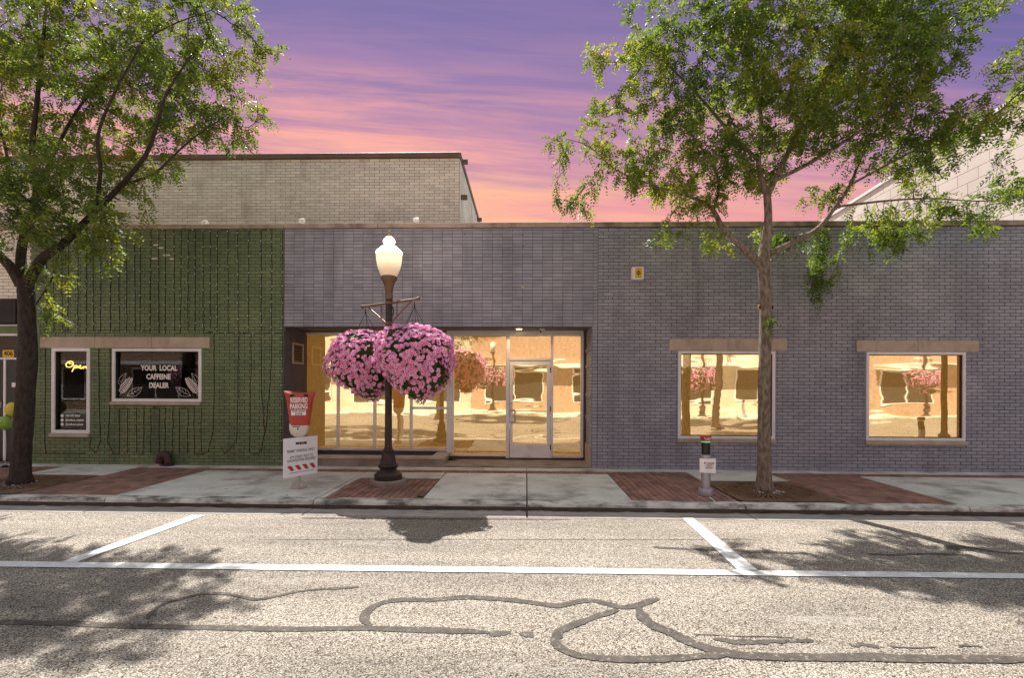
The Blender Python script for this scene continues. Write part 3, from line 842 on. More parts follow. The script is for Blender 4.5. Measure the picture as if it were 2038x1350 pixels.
# tree grates
def tree_grate(cx, cy, label, plain=False):
    t = thing('tree_grate', label, 'tree grate', (cx, cy, 0), group='iron tree grates')
    h = MOD / 2 - 0.012; R1, R0 = 0.60, 0.21
    m = MB(); n = 64
    inner, outer = [], []
    for k in range(n):
        a = 2 * PI * (k + 0.5) / n
        c, s = math.cos(a), math.sin(a); q = h / max(abs(c), abs(s))
        inner.append((cx + R1 * c, cy + R1 * s)); outer.append((cx + q * c, cy + q * s))
    for k in range(n):
        j = (k + 1) % n
        for z, flip in ((0.004, False),):
            m.poly([(*inner[k], z), (*outer[k], z), (*outer[j], z), (*inner[j], z)])
        m.poly([(*inner[j], 0.004), (*inner[j], -0.03), (*inner[k], -0.03), (*inner[k], 0.004)])
    for q in range(-1, 3):
        pass
    m.build('plate', 'rust_iron', t)
    for r0, r1 in ((0.635, 0.655), (0.69, 0.70)):                # cast rings in relief
        m = MB(); n = 72
        for q, (r, z) in enumerate(((r0, .0045), (r0 + .003, .011), (r1 - .003, .011), (r1, .0045))):
            for k in range(n):
                m.v.append((cx + r * math.cos(2 * PI * k / n), cy + r * math.sin(2 * PI * k / n), z))
        for q in range(3):
            for k in range(n):
                m.face([q * n + k, q * n + (k + 1) % n, (q + 1) * n + (k + 1) % n, (q + 1) * n + k])
        m.build('cast_ring', 'rust_iron', t)
    m = MB(); nb = 44
    for k in range(nb):
        a = 2 * PI * k / nb
        w0, w1 = 0.0085, 0.022
        d = Vector((math.cos(a), math.sin(a), 0)); s = Vector((-d.y, d.x, 0)); c = Vector((cx, cy, 0))
        m.prism([c + d * R0 - s * w0, c + d * (R1 + .005) - s * w1, c + d * (R1 + .005) + s * w1, c + d * R0 + s * w0], (0, 0, -0.03))
    for r0, r1 in ((R0 - 0.03, R0 + 0.004), (0.40, 0.42)):
        for k in range(48):
            a0, a1 = 2 * PI * k / 48, 2 * PI * (k + 1) / 48
            m.prism([(cx + r * math.cos(a), cy + r * math.sin(a), 0.002) for r, a in ((r0, a0), (r1, a0), (r1, a1), (r0, a1))], (0, 0, -0.03))
    m.build('radial_bars', 'rust_iron', t)
    m = MB(); m.box(cx - h, cx + h, cy - h, cy + h, -0.2, -0.045); m.build('soil_bed', 'soil', t)
    m = MB()
    for k in range(170):
        a, r = random.uniform(0, 2 * PI), random.uniform(0.11, 0.25)
        s = random.uniform(0.008, 0.017); x, y, z = cx + r * math.cos(a), cy + r * math.sin(a), random.uniform(-0.02, 0.006)
        n0 = len(m.v)
        m.v += [(x - s, y, z), (x, y - s, z), (x + s, y, z), (x, y + s, z), (x, y, z + s * .8)]
        for q in range(4):
            m.face([n0 + q, n0 + (q + 1) % 4, n0 + 4])
    m.build('gravel', 'gravel_stone', t, kind='stuff')
    return t

TREE_R = Vector((3.78, 7.92, 0)); TREE_L = Vector((-8.42, 8.18, 0))
tree_grate(X(2) + MOD / 2, KERB_B + 0.02 + MOD / 2, 'rusty square iron tree grate around the trunk beside the bollard meter')
tree_grate(X(-6) + MOD / 2, KERB_B + 0.02 + MOD / 2, 'shaded iron tree grate around the trunk before the green wall')

# ================================================================== buildings
def window(parent, rc, y, frame_w, glass, sill_rc=None, sill_y=None, fmat='white_frame', name='window', bottom=None, label=None, recess=0.05):
    x0, x1, z0, z1 = rc
    w = part(name, parent, label)
    bw = bottom or frame_w
    fy0, fy1 = y - 0.028, y + 0.06
    for nm, r in (('frame_rail', (x0, x1, z1 - frame_w, z1)), ('frame_rail', (x0, x1, z0, z0 + bw)),
                  ('frame_stile', (x0, x0 + frame_w, z0 + bw, z1 - frame_w)), ('frame_stile', (x1 - frame_w, x1, z0 + bw, z1 - frame_w))):
        m = MB(); m.cbox(r[0], r[1], fy0, fy1, r[2], r[3], 0.006); m.build(nm, fmat, w)
    m = MB(); m.box(x0 + frame_w - .005, x1 - frame_w + .005, y + recess, y + recess + 0.008, z0 + bw - .005, z1 - frame_w + .005)
    m.build('pane', glass, w)
    m = MB()
    for r in ((x0 + frame_w, x0 + frame_w + .012, z0 + bw, z1 - frame_w), (x1 - frame_w - .012, x1 - frame_w, z0 + bw, z1 - frame_w), (x0 + frame_w + .012, x1 - frame_w - .012, z1 - frame_w - .012, z1 - frame_w), (x0 + frame_w + .012, x1 - frame_w - .012, z0 + bw, z0 + bw + .012)):
        m.box(r[0], r[1], y + 0.0, y + recess - .001, r[2], r[3])
    m.build('gasket', 'strap_black', w)
    if sill_rc:
        m = MB(); m.cbox(sill_rc[0], sill_rc[1], y - 0.055, y + 0.05, sill_rc[2], sill_rc[3], 0.006); m.build('sill', 'stone', w)
    return w

def lintel(parent, stones, y):
    for r in stones:
        m = MB(); m.cbox(r[0] + .002, r[1] - .002, y - 0.03, y + 0.08, r[2], r[3], 0.006); m.build('lintel_stone', 'stone', parent)

ZTOP = onY(1100, 453, WALL_Y).z       # underside of the coping
ZCOP = onY(1100, 443, WALL_Y).z
XB = onY(565.5, 600, WALL_Y).x        # green / grey boundary
XG = onY(62, 700, WALL_Y).x           # left end of the green wall
XEND = 12.2
# openings
op_l, op_r = onY(566.5, 800, WALL_Y).x, onY(1178, 800, WALL_Y).x
op_t = onY(900, 650.5, WALL_Y).z
W1 = rectY(1349, 699, 1542, 874, WALL_Y); W1s = rectY(1347, 874.3, 1543, 881, WALL_Y)
W2 = rectY(1722.8, 701, 1920.4, 877.7, WALL_Y); W2s = rectY(1720.5, 878, 1923, 885.5, WALL_Y)
L1 = rectY(1331.5, 675, 1565, 698.3, WALL_Y); L2 = rectY(1703, 678, 1946, 700.5, WALL_Y)
T1 = rectY(104, 693, 180.5, 863, WALL_Y); T1s = rectY(101, 863.3, 180, 870, WALL_Y)
T2 = rectY(224.5, 694, 402, 800, WALL_Y); T2s = rectY(221.5, 800.3, 400.5, 806.5, WALL_Y)
LT = rectY(81.6, 671, 419, 693, WALL_Y)

# ---- grey building
grey = thing('grey_brick_building', 'grey painted brick shop with golden windows and a recessed glass entrance', 'building', (3.7, 11.0, 0))
holes_wall = [(op_l, op_r, -0.2, op_t), W1, W2]
m = MB(); wall_sheet(m, XB, XEND, -0.05, ZTOP, WALL_Y, WALL_Y + 0.28, holes_wall); m.build('wall', 'grey_mortar', grey)
XS = onY(1190, 550, WALL_Y).x
bh = holes_wall + [W1s, W2s, L1, L2]
wa, ca = lay(XB + 0.004, XS, op_t + 0.002, ZTOP - 0.004, 0.2, 0.0662, 0.009, bh, 'stack', gx=0.005)
wb, cb = lay(XS, XEND, 0.0, ZTOP - 0.004, 0.2065, 0.0672, 0.0095, bh, 'running')
wc, cc = lay(op_r, XS, 0.0, op_t + 0.002, 0.2065, 0.0672, 0.0095, bh, 'running')
brickwork(grey, 'grey_paint', WALL_Y, 0.2, 0.0662, 0.009, wa, ca, d=0.007, n_single=130, focus=(-1.0, 3.4), gx=0.005)
brickwork(grey, 'grey_paint', WALL_Y, 0.2065, 0.0672, 0.0095, wb, cb + cc + wc, d=0.009, n_single=170, focus=(2.4, 1.6))
m = MB(); m.box(XB, XEND, WALL_Y + 0.28, 22, ZTOP - 0.35, ZTOP - 0.25); m.build('roof', 'roofing', grey)
m = MB(); m.box(XB, XEND, 21.7, 22, 0, ZTOP - 0.36); m.build('back_wall', 'far_stucco', grey)
x = XB
while x < XEND:                                                   # coping stones
    x2 = min(x + 1.9, XEND); m = MB(); m.cbox(x + .003, x2 - .003, WALL_Y - 0.035, WALL_Y + 0.32, ZTOP + 0.002, ZCOP, 0.01); m.build('coping_stone', 'coping_stone', grey); x = x2
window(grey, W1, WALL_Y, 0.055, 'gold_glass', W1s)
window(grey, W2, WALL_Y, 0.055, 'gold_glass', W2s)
mj = onY(1447.6, 690, WALL_Y).x; lintel(grey, [(L1[0], mj, L1[2], L1[3]), (mj, L1[1], L1[2], L1[3])], WALL_Y)
mj = onY(1825, 690, WALL_Y).x; lintel(grey, [(L2[0], mj, L2[2], L2[3]), (mj, L2[1], L2[2], L2[3])], WALL_Y)
# entrance recess: returns, soffit, storefront
YS, YD = 11.02, 10.92                                             # planes of the window bank and of the door bank
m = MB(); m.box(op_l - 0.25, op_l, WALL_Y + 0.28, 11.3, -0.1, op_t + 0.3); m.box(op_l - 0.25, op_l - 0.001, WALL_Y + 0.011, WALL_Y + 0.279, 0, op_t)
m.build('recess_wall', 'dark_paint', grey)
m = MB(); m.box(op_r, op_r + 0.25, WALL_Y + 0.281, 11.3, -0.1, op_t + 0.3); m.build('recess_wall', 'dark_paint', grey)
m = MB(); m.box(op_l, op_r, WALL_Y + 0.02, 11.3, op_t + 0.02, op_t + 0.12); m.build('soffit', 'soffit_paint', grey)
m = MB(); m.box(op_l + .001, op_r - .001, WALL_Y - 0.004, WALL_Y + 0.02, op_t - 0.012, op_t + 0.001); m.build('lintel_angle', 'dark_paint', grey)
# brick courses of the entrance returns
for sx, x0 in ((1, op_r), (-1, op_l)):
    m = MB(); z = 0.0; r = 0
    while z < op_t - 0.03:
        off = 0.1 if r % 2 else 0.0
        y = WALL_Y - off + 0.008
        while y < 10.9:
            a, b = max(y, WALL_Y + 0.008), min(y + 0.2, 10.9)
            if b - a > 0.03 and not (sx < 0 and 10.25 < (a + b) / 2 < 10.83 and 2.06 < z < 2.58):
                xx0, xx1 = (x0 - 0.008, x0 + 0.004) if sx > 0 else (x0 - 0.004, x0 + 0.008)
                m.box(xx0, xx1, a + .004, b - .004, z + .004, z + .063)
            y += 0.2
        z += 0.0672; r += 1
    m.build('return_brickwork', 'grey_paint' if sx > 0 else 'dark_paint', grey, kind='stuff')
m = MB(); p = onY(1178, 888, WALL_Y); m.cbox(op_r - 0.035, op_r - 0.0085, 10.02, 10.88, 0.032, 0.42, 0.006); m.build('plinth_block', 'stone', grey)
# three projecting bands of the entrance pier
for z in (0.95, 1.42, 2.02, 2.36):
    m = MB(); m.box(op_r - 0.03, op_r - 0.0085, 10.05, 10.87, z, z + 0.062); m.build('pier_band', 'grey_paint', grey)

sf = part('storefront', grey)
def bar(px0, py0, px1, py1, Y, nm='mullion', d0=0.05, d1=0.05, mat='aluminium'):
    r = rectY(px0, py0, px1, py1, Y); m = MB(); m.cbox(r[0], r[1], Y - d0, Y + d1, r[2], r[3], 0.005); return m.build(nm, mat, sf)
def glass(px0, py0, px1, py1, Y, parent=None):
    r = rectY(px0, py0, px1, py1, Y); m = MB(); m.box(r[0] - .01, r[1] + .01, Y - 0.004, Y + 0.004, r[2] - .01, r[3] + .01); return m.build('pane', 'gold_glass', parent or sf)
bar(602, 662, 891, 666.5, YS, 'head_rail'); bar(602, 891.5, 891, 897, YS, 'sill_rail')
for a, b in ((602, 605), (671.3, 676), (743.8, 749), (816.3, 821.5)):
    bar(a, 666.5, b, 891.5, YS, 'mullion', 0.046, 0.046)
bar(821.5, 810.3, 890, 814.8, YS, 'transom', 0.04, 0.04)
for a, b in ((605, 671.3), (676, 743.8), (749, 816.3)):
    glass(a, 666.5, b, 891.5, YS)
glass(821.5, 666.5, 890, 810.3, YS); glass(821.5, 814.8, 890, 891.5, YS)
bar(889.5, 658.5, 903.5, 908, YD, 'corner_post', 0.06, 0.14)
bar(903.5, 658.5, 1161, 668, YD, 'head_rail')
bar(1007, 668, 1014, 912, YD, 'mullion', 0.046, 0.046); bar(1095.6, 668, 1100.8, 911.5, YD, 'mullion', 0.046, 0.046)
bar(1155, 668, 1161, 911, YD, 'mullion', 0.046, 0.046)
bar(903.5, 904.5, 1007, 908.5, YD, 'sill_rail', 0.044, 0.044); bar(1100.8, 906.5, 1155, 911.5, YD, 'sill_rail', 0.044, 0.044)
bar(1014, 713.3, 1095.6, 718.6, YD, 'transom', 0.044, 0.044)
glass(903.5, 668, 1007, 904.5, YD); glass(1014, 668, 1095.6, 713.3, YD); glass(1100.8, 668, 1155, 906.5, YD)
text('house_number', '404', 0.145, 'print_white', sf, facing(onY(836, 801, YS - 0.008)), 0.02)
m = MB(); r = rectY(602, 897, 890, 905, YS); m.box(r[0], op_l + 3.3 if False else onY(890, 900, YS).x, YS - 0.02, YS + 0.2, 0.012, r[3]); m.build('bulkhead', 'dark_paint', sf)
m = MB(); r = rectY(1178, 640, 1178, 641, YD); m.box(onY(1161, 800, YD).x, op_r + 0.01, YD - 0.02, YD + 0.1, 0.03, op_t + 0.02); m.build('filler', 'dark_paint', sf)
m = MB(); a = onY(890, 650, YS).x; m.box(op_l, a, YS - 0.03, YS + 0.1, onY(740, 662, YS).z, op_t + 0.02); m.box(a, op_r, YD - 0.03, YD + 0.1, onY(1000, 658.5, YD).z, op_t + 0.02); m.build('head_panel', 'soffit_paint', sf)
m = MB(); m.box(op_l, onY(602, 800, YS).x, YS - 0.02, YS + 0.1, 0.0, op_t); m.build('filler', 'dark_paint', sf)
door = part('door', grey)
def dbar(px0, py0, px1, py1, nm):
    r = rectY(px0, py0, px1, py1, YD); m = MB(); m.cbox(r[0], r[1], YD - 0.03, YD + 0.02, r[2], r[3], 0.004); m.build(nm, 'white_frame', door)
dbar(1014.4, 719, 1095.2, 727, 'top_rail'); dbar(1014.4, 885, 1095.2, 911.6, 'bottom_rail'); dbar(1014.4, 727, 1020.4, 885, 'stile'); dbar(1088.2, 727, 1095.2, 885, 'stile')
glass(1020.4, 727, 1088.2, 885, YD, door)
a, b = onY(1017, 817, YD), onY(1017, 841, YD)
m = MB(); m.tube([a + Vector((0, -.03, 0)), a + Vector((0.01, -.075, 0)), a + Vector((.075, -.085, 0)), a + Vector((.085, -.085, -.03)), b + Vector((.085, -.085, .03)), b + Vector((.075, -.085, 0)), b + Vector((.01, -.075, 0)), b + Vector((0, -.03, 0))], 0.0125, 8); m.build('handle', 'steel_grey', door, True)
for py in (737, 814, 890):
    c = onY(1095.4, py, YD); m = MB(); m.tube([c + Vector((0, -.055, -.055)), c + Vector((0, -.055, -.02))], .012, 8); m.tube([c + Vector((0, -.055, -.015)), c + Vector((0, -.055, .015))], .012, 8); m.tube([c + Vector((0, -.055, .02)), c + Vector((0, -.055, .055))], .012, 8); m.build('hinge', 'wire_black', door)
c = onY(1090.5, 820, YD); m = MB(); m.tube([onY(1021, 818, YD) + Vector((0, -.045, 0)), c + Vector((0, -.045, 0))], .008, 8); m.build('push_bar', 'aluminium', door)
c = onY(1017.5, 803, YD); m = MB(); m.tube([c + Vector((0, -.028, 0)), c + Vector((0, -.042, 0))], .018, 12); m.build('lock', 'steel_grey', door)
# recessed light and its real glow under the soffit
c = onY(1033, 655, 10.5); c.z = op_t
lt = part('soffit_light', grey)
m = MB(); m.lathe([(0.085, c.z + 0.019), (0.09, c.z + 0.006), (0.065, c.z + 0.008)], c.x, 10.5, 24); m.build('trim_ring', 'white_plastic', lt, True)
m = MB(); m.lathe([(0.064, c.z + 0.012), (0.06, c.z + 0.004), (0.03, c.z + 0.001)], c.x, 10.5, 20); m.build('lens', 'soffit_bulb', lt, True)
ld = bpy.data.lights.new('soffit_lamp', 'SPOT'); ld.energy = 16; ld.color = (1.0, 0.72, 0.38); ld.spot_size = math.radians(150); ld.shadow_soft_size = 0.05
lo = bpy.data.objects.new('soffit_lamp', ld); COL.objects.link(lo); lo.location = (c.x, 10.5, c.z - 0.02); lo.parent = lt
# dome camera
c = onY(1079, 657, 10.55); sc_ = thing('security_camera', 'small white dome security camera under the entrance soffit', 'camera', (c.x, 10.55, op_t + 0.02))
zt = op_t + 0.02
m = MB(); m.lathe([(0.06, zt), (0.06, zt - 0.02), (0.045, zt - 0.03), (0.02, zt - 0.035)], c.x, 10.55, 20); m.build('mount', 'white_plastic', sc_, True)
m = MB(); m.tube([(c.x - .005, 10.55, zt - .03), (c.x - .005, 10.53, zt - .05)], .016, 10); m.tube([(c.x + .02, 10.56, zt - .05), (c.x - .035, 10.49, zt - .065)], .028, 12); m.build('body', 'white_plastic', sc_, 'auto')
m = MB(); m.tube([(c.x - .0345, 10.4905, zt - .0648), (c.x - .042, 10.481, zt - .067)], .02, 12); m.build('lens', 'screen_black', sc_)
# wall vent on the left return
vt = part('wall_vent', grey)
ya, yb = 10.30, 10.80; za, zb = 2.08, 2.52; xv = op_l
for r in ((ya, yb, zb - .04, zb), (ya, yb, za, za + .04), (ya, ya + .04, za + .04, zb - .04), (yb - .04, yb, za + .04, zb - .04)):
    m = MB(); m.box(xv - .002, xv + .03, r[0], r[1], r[2], r[3]); m.build('vent_frame', 'stone', vt)
m = MB(); m.box(xv - .002, xv + .004, ya + .04, yb - .04, za + .04, zb - .04); m.build('backing', 'wire_black', vt)
for k in range(6):
    z = za + .065 + k * .058
    m = MB(); m.prism([(xv + .004, ya + .04, z + .02), (xv + .028, ya + .04, z - .008), (xv + .03, ya + .04, z), (xv + .006, ya + .04, z + .028)], (0, yb - ya - .08, 0)); m.build('louver', 'brown_metal', vt)
# low concrete planter under the window bank
pl = thing('planter', 'low empty concrete planter below the golden storefront windows', 'planter', (-3.2, 10.5, 0))
px1 = onY(884, 915, 10.18).x; pz = 0.185
for nm, r in (('front_wall', (op_l + .02, px1 + .0, 10.16, 10.34)), ('end_wall', (px1 - .26, px1 - .004, 10.342, 10.96))):
    m = MB(); m.cbox(r[0], r[1], r[2], r[3], 0.004, pz - 0.055, .006); m.build(nm, 'concrete_dark', pl)
for r in ((op_l + .02, -3.15, 10.14, 10.36), (-3.146, px1 + .02, 10.14, 10.36), (px1 - .28, px1 + .02, 10.363, 10.96)):
    m = MB(); m.cbox(r[0], r[1], r[2], r[3], pz - .053, pz, .008); m.build('cap_stone', 'stone', pl)
m = MB(); m.box(op_l + .03, px1 - .27, 10.345, 10.97, 0.013, 0.09); m.build('soil', 'soil', pl)
# alarm box
rc = rectY(1255, 534, 1279, 558.5, WALL_Y)
ab = thing('alarm_box', 'white alarm box with a yellow star sticker on grey brick', 'alarm box', ((rc[0] + rc[1]) / 2, WALL_Y - 0.01, rc[2]))
m = MB(); m.cbox(rc[0], rc[1], WALL_Y - 0.12, WALL_Y - 0.0092, rc[2], rc[3], 0.012); m.build('casing', 'white_plastic', ab)
cx, cz = (rc[0] + rc[1]) / 2 + 0.012, (rc[2] + rc[3]) / 2 + 0.005
m = MB(); m.box(cx - .068, cx + .068, WALL_Y - 0.1225, WALL_Y - .1195, cz - .092, cz + .092); m.build('sticker', 'label_yellow', ab)
m = MB(); P = []
for k in range(12):
    a = PI / 2 + k * PI / 6; q = 0.06 if k % 2 == 0 else 0.034
    P.append((cx + q * math.cos(a), WALL_Y - .1235, cz + q * math.sin(a)))
m.poly(P); m.poly([(cx - .05, WALL_Y - .1235, cz + .072), (cx + .05, WALL_Y - .1235, cz + .072), (cx + .05, WALL_Y - .1235, cz + .084), (cx - .05, WALL_Y - .1235, cz + .084)])
m.poly([(cx - .045, WALL_Y - .1235, cz - .084), (cx + .045, WALL_Y - .1235, cz - .084), (cx + .045, WALL_Y - .1235, cz - .072), (cx - .045, WALL_Y - .1235, cz - .072)])
m.build('star_badge', 'print_black', ab)
m = MB(); m.box(cx - .04, cx + .04, WALL_Y - .1245, WALL_Y - .1238, cz - .006, cz + .006); m.build('badge_stripe', 'label_yellow', ab)

# ---- green building
green = thing('green_brick_building', 'green painted brick coffee shop with white framed windows', 'building', (-7.2, 11.0, 0))
gh = [T1, T2]
m = MB(); wall_sheet(m, XG, XB, -0.05, ZTOP, WALL_Y, WALL_Y + 0.28, gh); m.build('wall', 'green_mortar', green)
wa, ca = lay(XG, XB - 0.002, 0.0, ZTOP - 0.004, 0.2065, 0.0668, 0.0095, gh + [T1s, T2s, LT], 'running')
brickwork(green, 'green_paint', WALL_Y, 0.2065, 0.0668, 0.0095, wa, ca, d=0.009, focus=(-6.2, 1.4))
m = MB(); m.box(XG, XB - .003, WALL_Y + 0.28, 22, ZTOP - 0.35, ZTOP - 0.25); m.build('roof', 'roofing', green)
x = XB - .002
while x > XG:
    x2 = max(x - 1.9, XG); m = MB(); m.cbox(x2 + .003, x - .003, WALL_Y - 0.035, WALL_Y + 0.32, ZTOP + 0.002, ZCOP, 0.01); m.build('coping_stone', 'coping_stone', green); x = x2
w_tall = window(green, T1, WALL_Y, 0.07, 'window_glass', T1s, label='tall narrow window with a yellow neon Open sign')
w_wide = window(green, T2, WALL_Y, 0.06, 'window_glass', T2s, label='wide window lettered YOUR LOCAL CAFFEINE DEALER')
xa, xb_, xc = onY(178, 680, WALL_Y).x, onY(191, 680, WALL_Y).x, onY(304, 680, WALL_Y).x
lintel(green, [(LT[0], xb_, LT[2], LT[3]), (xb_, xc, LT[2], LT[3]), (xc, LT[1], LT[2], LT[3])], WALL_Y)
# the dark room behind the glass
rm = part('shop_interior', green)
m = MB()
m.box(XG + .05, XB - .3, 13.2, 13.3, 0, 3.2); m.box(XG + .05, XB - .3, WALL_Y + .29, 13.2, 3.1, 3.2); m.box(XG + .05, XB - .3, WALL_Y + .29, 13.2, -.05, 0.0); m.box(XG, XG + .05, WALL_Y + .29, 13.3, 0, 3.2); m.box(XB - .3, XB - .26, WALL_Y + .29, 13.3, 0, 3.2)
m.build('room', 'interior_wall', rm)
m = MB(); m.cbox(-8.9, -5.6, 11.3, 11.9, 0, 1.0, .01); m.build('counter', 'interior_wood', rm)
for k in range(5):
    m = MB(); m.lathe([(0.10, 1.0), (0.11, 1.03), (0.09, 1.12), (0.05, 1.17), (0.01, 1.19)], -8.9 + .14 + k * .27, 11.5, 14); m.build('cake_dome', random.choice(['stone', 'petal_pale', 'white_plastic']), rm, True)
m = MB(); m.box(-9.0, -5.6, 13.0, 13.18, 1.5, 1.55); m.box(-9.0, -5.6, 13.0, 13.18, 2.0, 2.05); m.build('shelf', 'interior_wood', rm)
# lettering of the wide window
def zw(x, y): return onY(80 + x / 5.823, 660 + y / 5.823, WALL_Y + 0.046)
for s, x, y in (('YOUR  LOCAL', 1378, 427), ('CAFFEINE', 1370, 528), ('DEALER', 1374, 628)):
    text('window_lettering', s, 0.147, 'print_white', w_wide, facing(zw(x, y)), 0.035, 0.79)
def outline(pts, w, closed=False):
    m = MB(); P = [zw(x, y) for x, y in pts]
    if closed: P.append(P[0])
    m.ribbon(P, w, (0, -1, 0)); return m
def leaf_deco(mir):
    fx = (lambda x: 2750 - x) if mir else (lambda x: x)
    m = MB()
    def add(pts, w):
        m.ribbon([zw(fx(x), y) for x, y in pts], w, (0, -1, 0))
    add([(918, 746), (960, 690), (1010, 620), (1062, 532)], .006)
    for k in range(11):
        t = 0.14 + k * 0.075
        x, y = 918 + 144 * t, 746 - 214 * t
        L = 46 * math.sin(PI * min(1, t * 0.85 + 0.15)) + 12
        add([(x, y), (x - L * .55, y - L * .75), (x - L * .35, y - L * .95)], .014); add([(x, y), (x + L * .95, y - L * .25), (x + L * .9, y - L * .5)], .014)
    add([(1005, 748), (1040, 690), (1100, 655), (1182, 648), (1160, 700), (1110, 750), (1060, 755), (1005, 748)], .006)
    add([(1005, 748), (1090, 705), (1182, 648)], .005)
    for t in (.3, .5, .7):
        x, y = 1005 + 177 * t, 748 - 100 * t
        add([(x, y), (x + 10, y - 34)], .004); add([(x, y), (x + 34, y + 12)], .004)
    add([(935, 640), (905, 590), (915, 545), (950, 505), (998, 482), (985, 540), (990, 590), (935, 640)], .006)
    add([(935, 640), (948, 570), (998, 482)], .005); add([(945, 590), (918, 570)], .004); add([(948, 570), (982, 560)], .004)
    m.build('leaf_decal', 'print_white', w_wide)
leaf_deco(False); leaf_deco(True)
# neon and contact lines in the tall window
op = [(352, 345), (322, 352), (298, 380), (305, 408), (335, 415), (368, 404), (384, 375), (376, 350), (352, 345), (330, 358), (338, 374), (362, 372)]
pen = [(384, 392), (400, 396), (388, 430), (368, 466), (384, 432), (402, 398), (424, 394), (430, 408), (414, 424), (396, 420), (430, 418), (452, 414), (474, 404), (468, 392), (450, 400), (450, 422), (472, 430), (492, 420), (502, 404), (498, 432), (514, 408), (532, 404), (532, 426), (548, 436), (562, 436)]
nz = part('neon_sign', green)
for pts in (op, pen):
    m = MB(); m.tube([onY(80 + x / 5.823, 660 + y / 5.823, WALL_Y + 0.12) for x, y in pts], 0.0085, 6); m.build('neon_tube', 'neon_yellow', nz, True)
for i, (s, y) in enumerate((('248 591 8220', 978), ('@chefbost_royaloak', 1028), ('@chefbost.royaloak', 1078))):
    c = zw(255, y); m = MB(); m.lathe([(0.034, 0), (0.034, .002)], 0, 0, 16); me = m.mesh('contact_icon', 'print_white'); me.transform(Matrix.Translation(c) @ Matrix.Rotation(PI / 2, 4, 'X')); link('contact_icon', me, w_tall)
    text('contact_lettering', s, 0.058, 'print_white', w_tall, facing(zw(292, y)), 0.03, 0.78 if i else 0.95, 'LEFT', 0.2)

# bare spots where the paint has flaked off
for px, py, w in ((312, 488, 11), (320, 493.5, 12), (332, 508, 14), (307, 515, 12), (343, 515.5, 9)):
    r = rectY(px - w / 2, py - 1.3, px + w / 2, py + 1.3, WALL_Y); m = MB(); m.cbox(r[0], r[1], WALL_Y - .0125, WALL_Y - .004, r[2], r[3], .002); m.build('bare_brick_spot', 'tan_brick', green)
c = onY(1041, 571, WALL_Y); m = MB(); m.cbox(c.x - .035, c.x + .035, WALL_Y - .0125, WALL_Y - .004, c.z - .03, c.z + .03, .01); m.build('mortar_patch', 'stone', grey)
for px, py in ((1041, 468), (925, 466), (1181, 467), (1041, 490), (1205, 592), (1219, 593), (755, 467)):
    c = onY(px, py, WALL_Y); m = MB(); m.tube([(c.x, WALL_Y - .004, c.z), (c.x, WALL_Y - .014, c.z)], .011, 8); m.build('anchor_hole', 'strap_black', grey)

# ---- neighbour at the far left: tan brick over a dark shop door
tanl = thing('corner_shop_building', 'tan brick shop front with black signboard and dark door numbered 406', 'building', (-12, 11, 0))
dx0, dx1 = onY(-60, 700, WALL_Y).x, onY(52, 700, WALL_Y).x
zd1 = onY(10, 598, WALL_Y).z
m = MB(); wall_sheet(m, -16, XG, -0.05, ZTOP, WALL_Y, WALL_Y + 0.28, [(dx0, dx1, -0.1, zd1)]); m.build('wall', 'tan_mortar', tanl)
wa, ca = lay(-16, XG, 0, ZTOP - .004, 0.225, 0.0675, 0.0095, [(dx0, dx1, -.1, zd1)], 'running')
brickwork(tanl, 'tan_brick', WALL_Y, 0.225, 0.0675, 0.0095, wa, ca, n_single=60, focus=(-9.9, 3.4))
m = MB(); m.cbox(-16, XG - .003, WALL_Y - .035, WALL_Y + .32, ZTOP + .002, ZCOP, .01); m.build('coping_stone', 'coping_stone', tanl)
m = MB(); m.box(-16, XG - .002, WALL_Y + 0.28, 22, ZTOP - 0.35, ZTOP - 0.25); m.build('roof', 'roofing', tanl)
YE = WALL_Y + 0.14
def ebar(px0, py0, px1, py1, nm, mat, d0=.03, d1=.03, Y=YE, parent=None):
    r = rectY(px0, py0, px1, py1, Y); m = MB(); m.cbox(r[0], r[1], Y - d0, Y + d1, r[2], r[3], .004); return m.build(nm, mat, parent or tanl)
ebar(-62, 598, 50, 645, 'signboard', 'awning', .20, .0)
ebar(-62, 646.5, 50, 649.5, 'trim', 'white_frame', .05, .02); ebar(-62, 650, 50, 664, 'fascia', 'green_paint', .04, .02); ebar(-62, 664.3, 50, 669, 'head_rail', 'white_frame')
ebar(-62, 669.2, 50, 711.5, 'transom_glass', 'screen_black', .004, .004); ebar(-62, 712, 50, 716, 'transom_bar', 'white_frame')
ebar(8.8, 716.3, 13.6, 917, 'door_jamb', 'white_frame')
dr = part('door', tanl)
ebar(-50, 716.3, 8.6, 912, 'leaf', 'door_dark', .01, .01, parent=dr); ebar(13.8, 716.3, 50, 917, 'leaf', 'door_dark', .015, .01, parent=dr)
ebar(3.5, 800, 6, 812, 'handle', 'steel_grey', .05, -.011, parent=dr); ebar(25, 762, 33, 771, 'notice', 'print_white', .019, -.016, parent=dr)
m = MB(); r = rectY(5.3, 697, 28, 711.3, YE - .012); m.box(r[0], r[1], YE - .014, YE - .006, r[2], r[3]); m.build('number_plate', 'label_yellow', tanl)
text('house_number', '406', 0.135, 'print_black', tanl, facing(onY(16.6, 704.2, YE - .016)), 0.025, 0.95)
m = MB(); m.box(dx0, dx1, 10.25, 10.35, 0, zd1); m.build('backing', 'interior_wall', tanl)

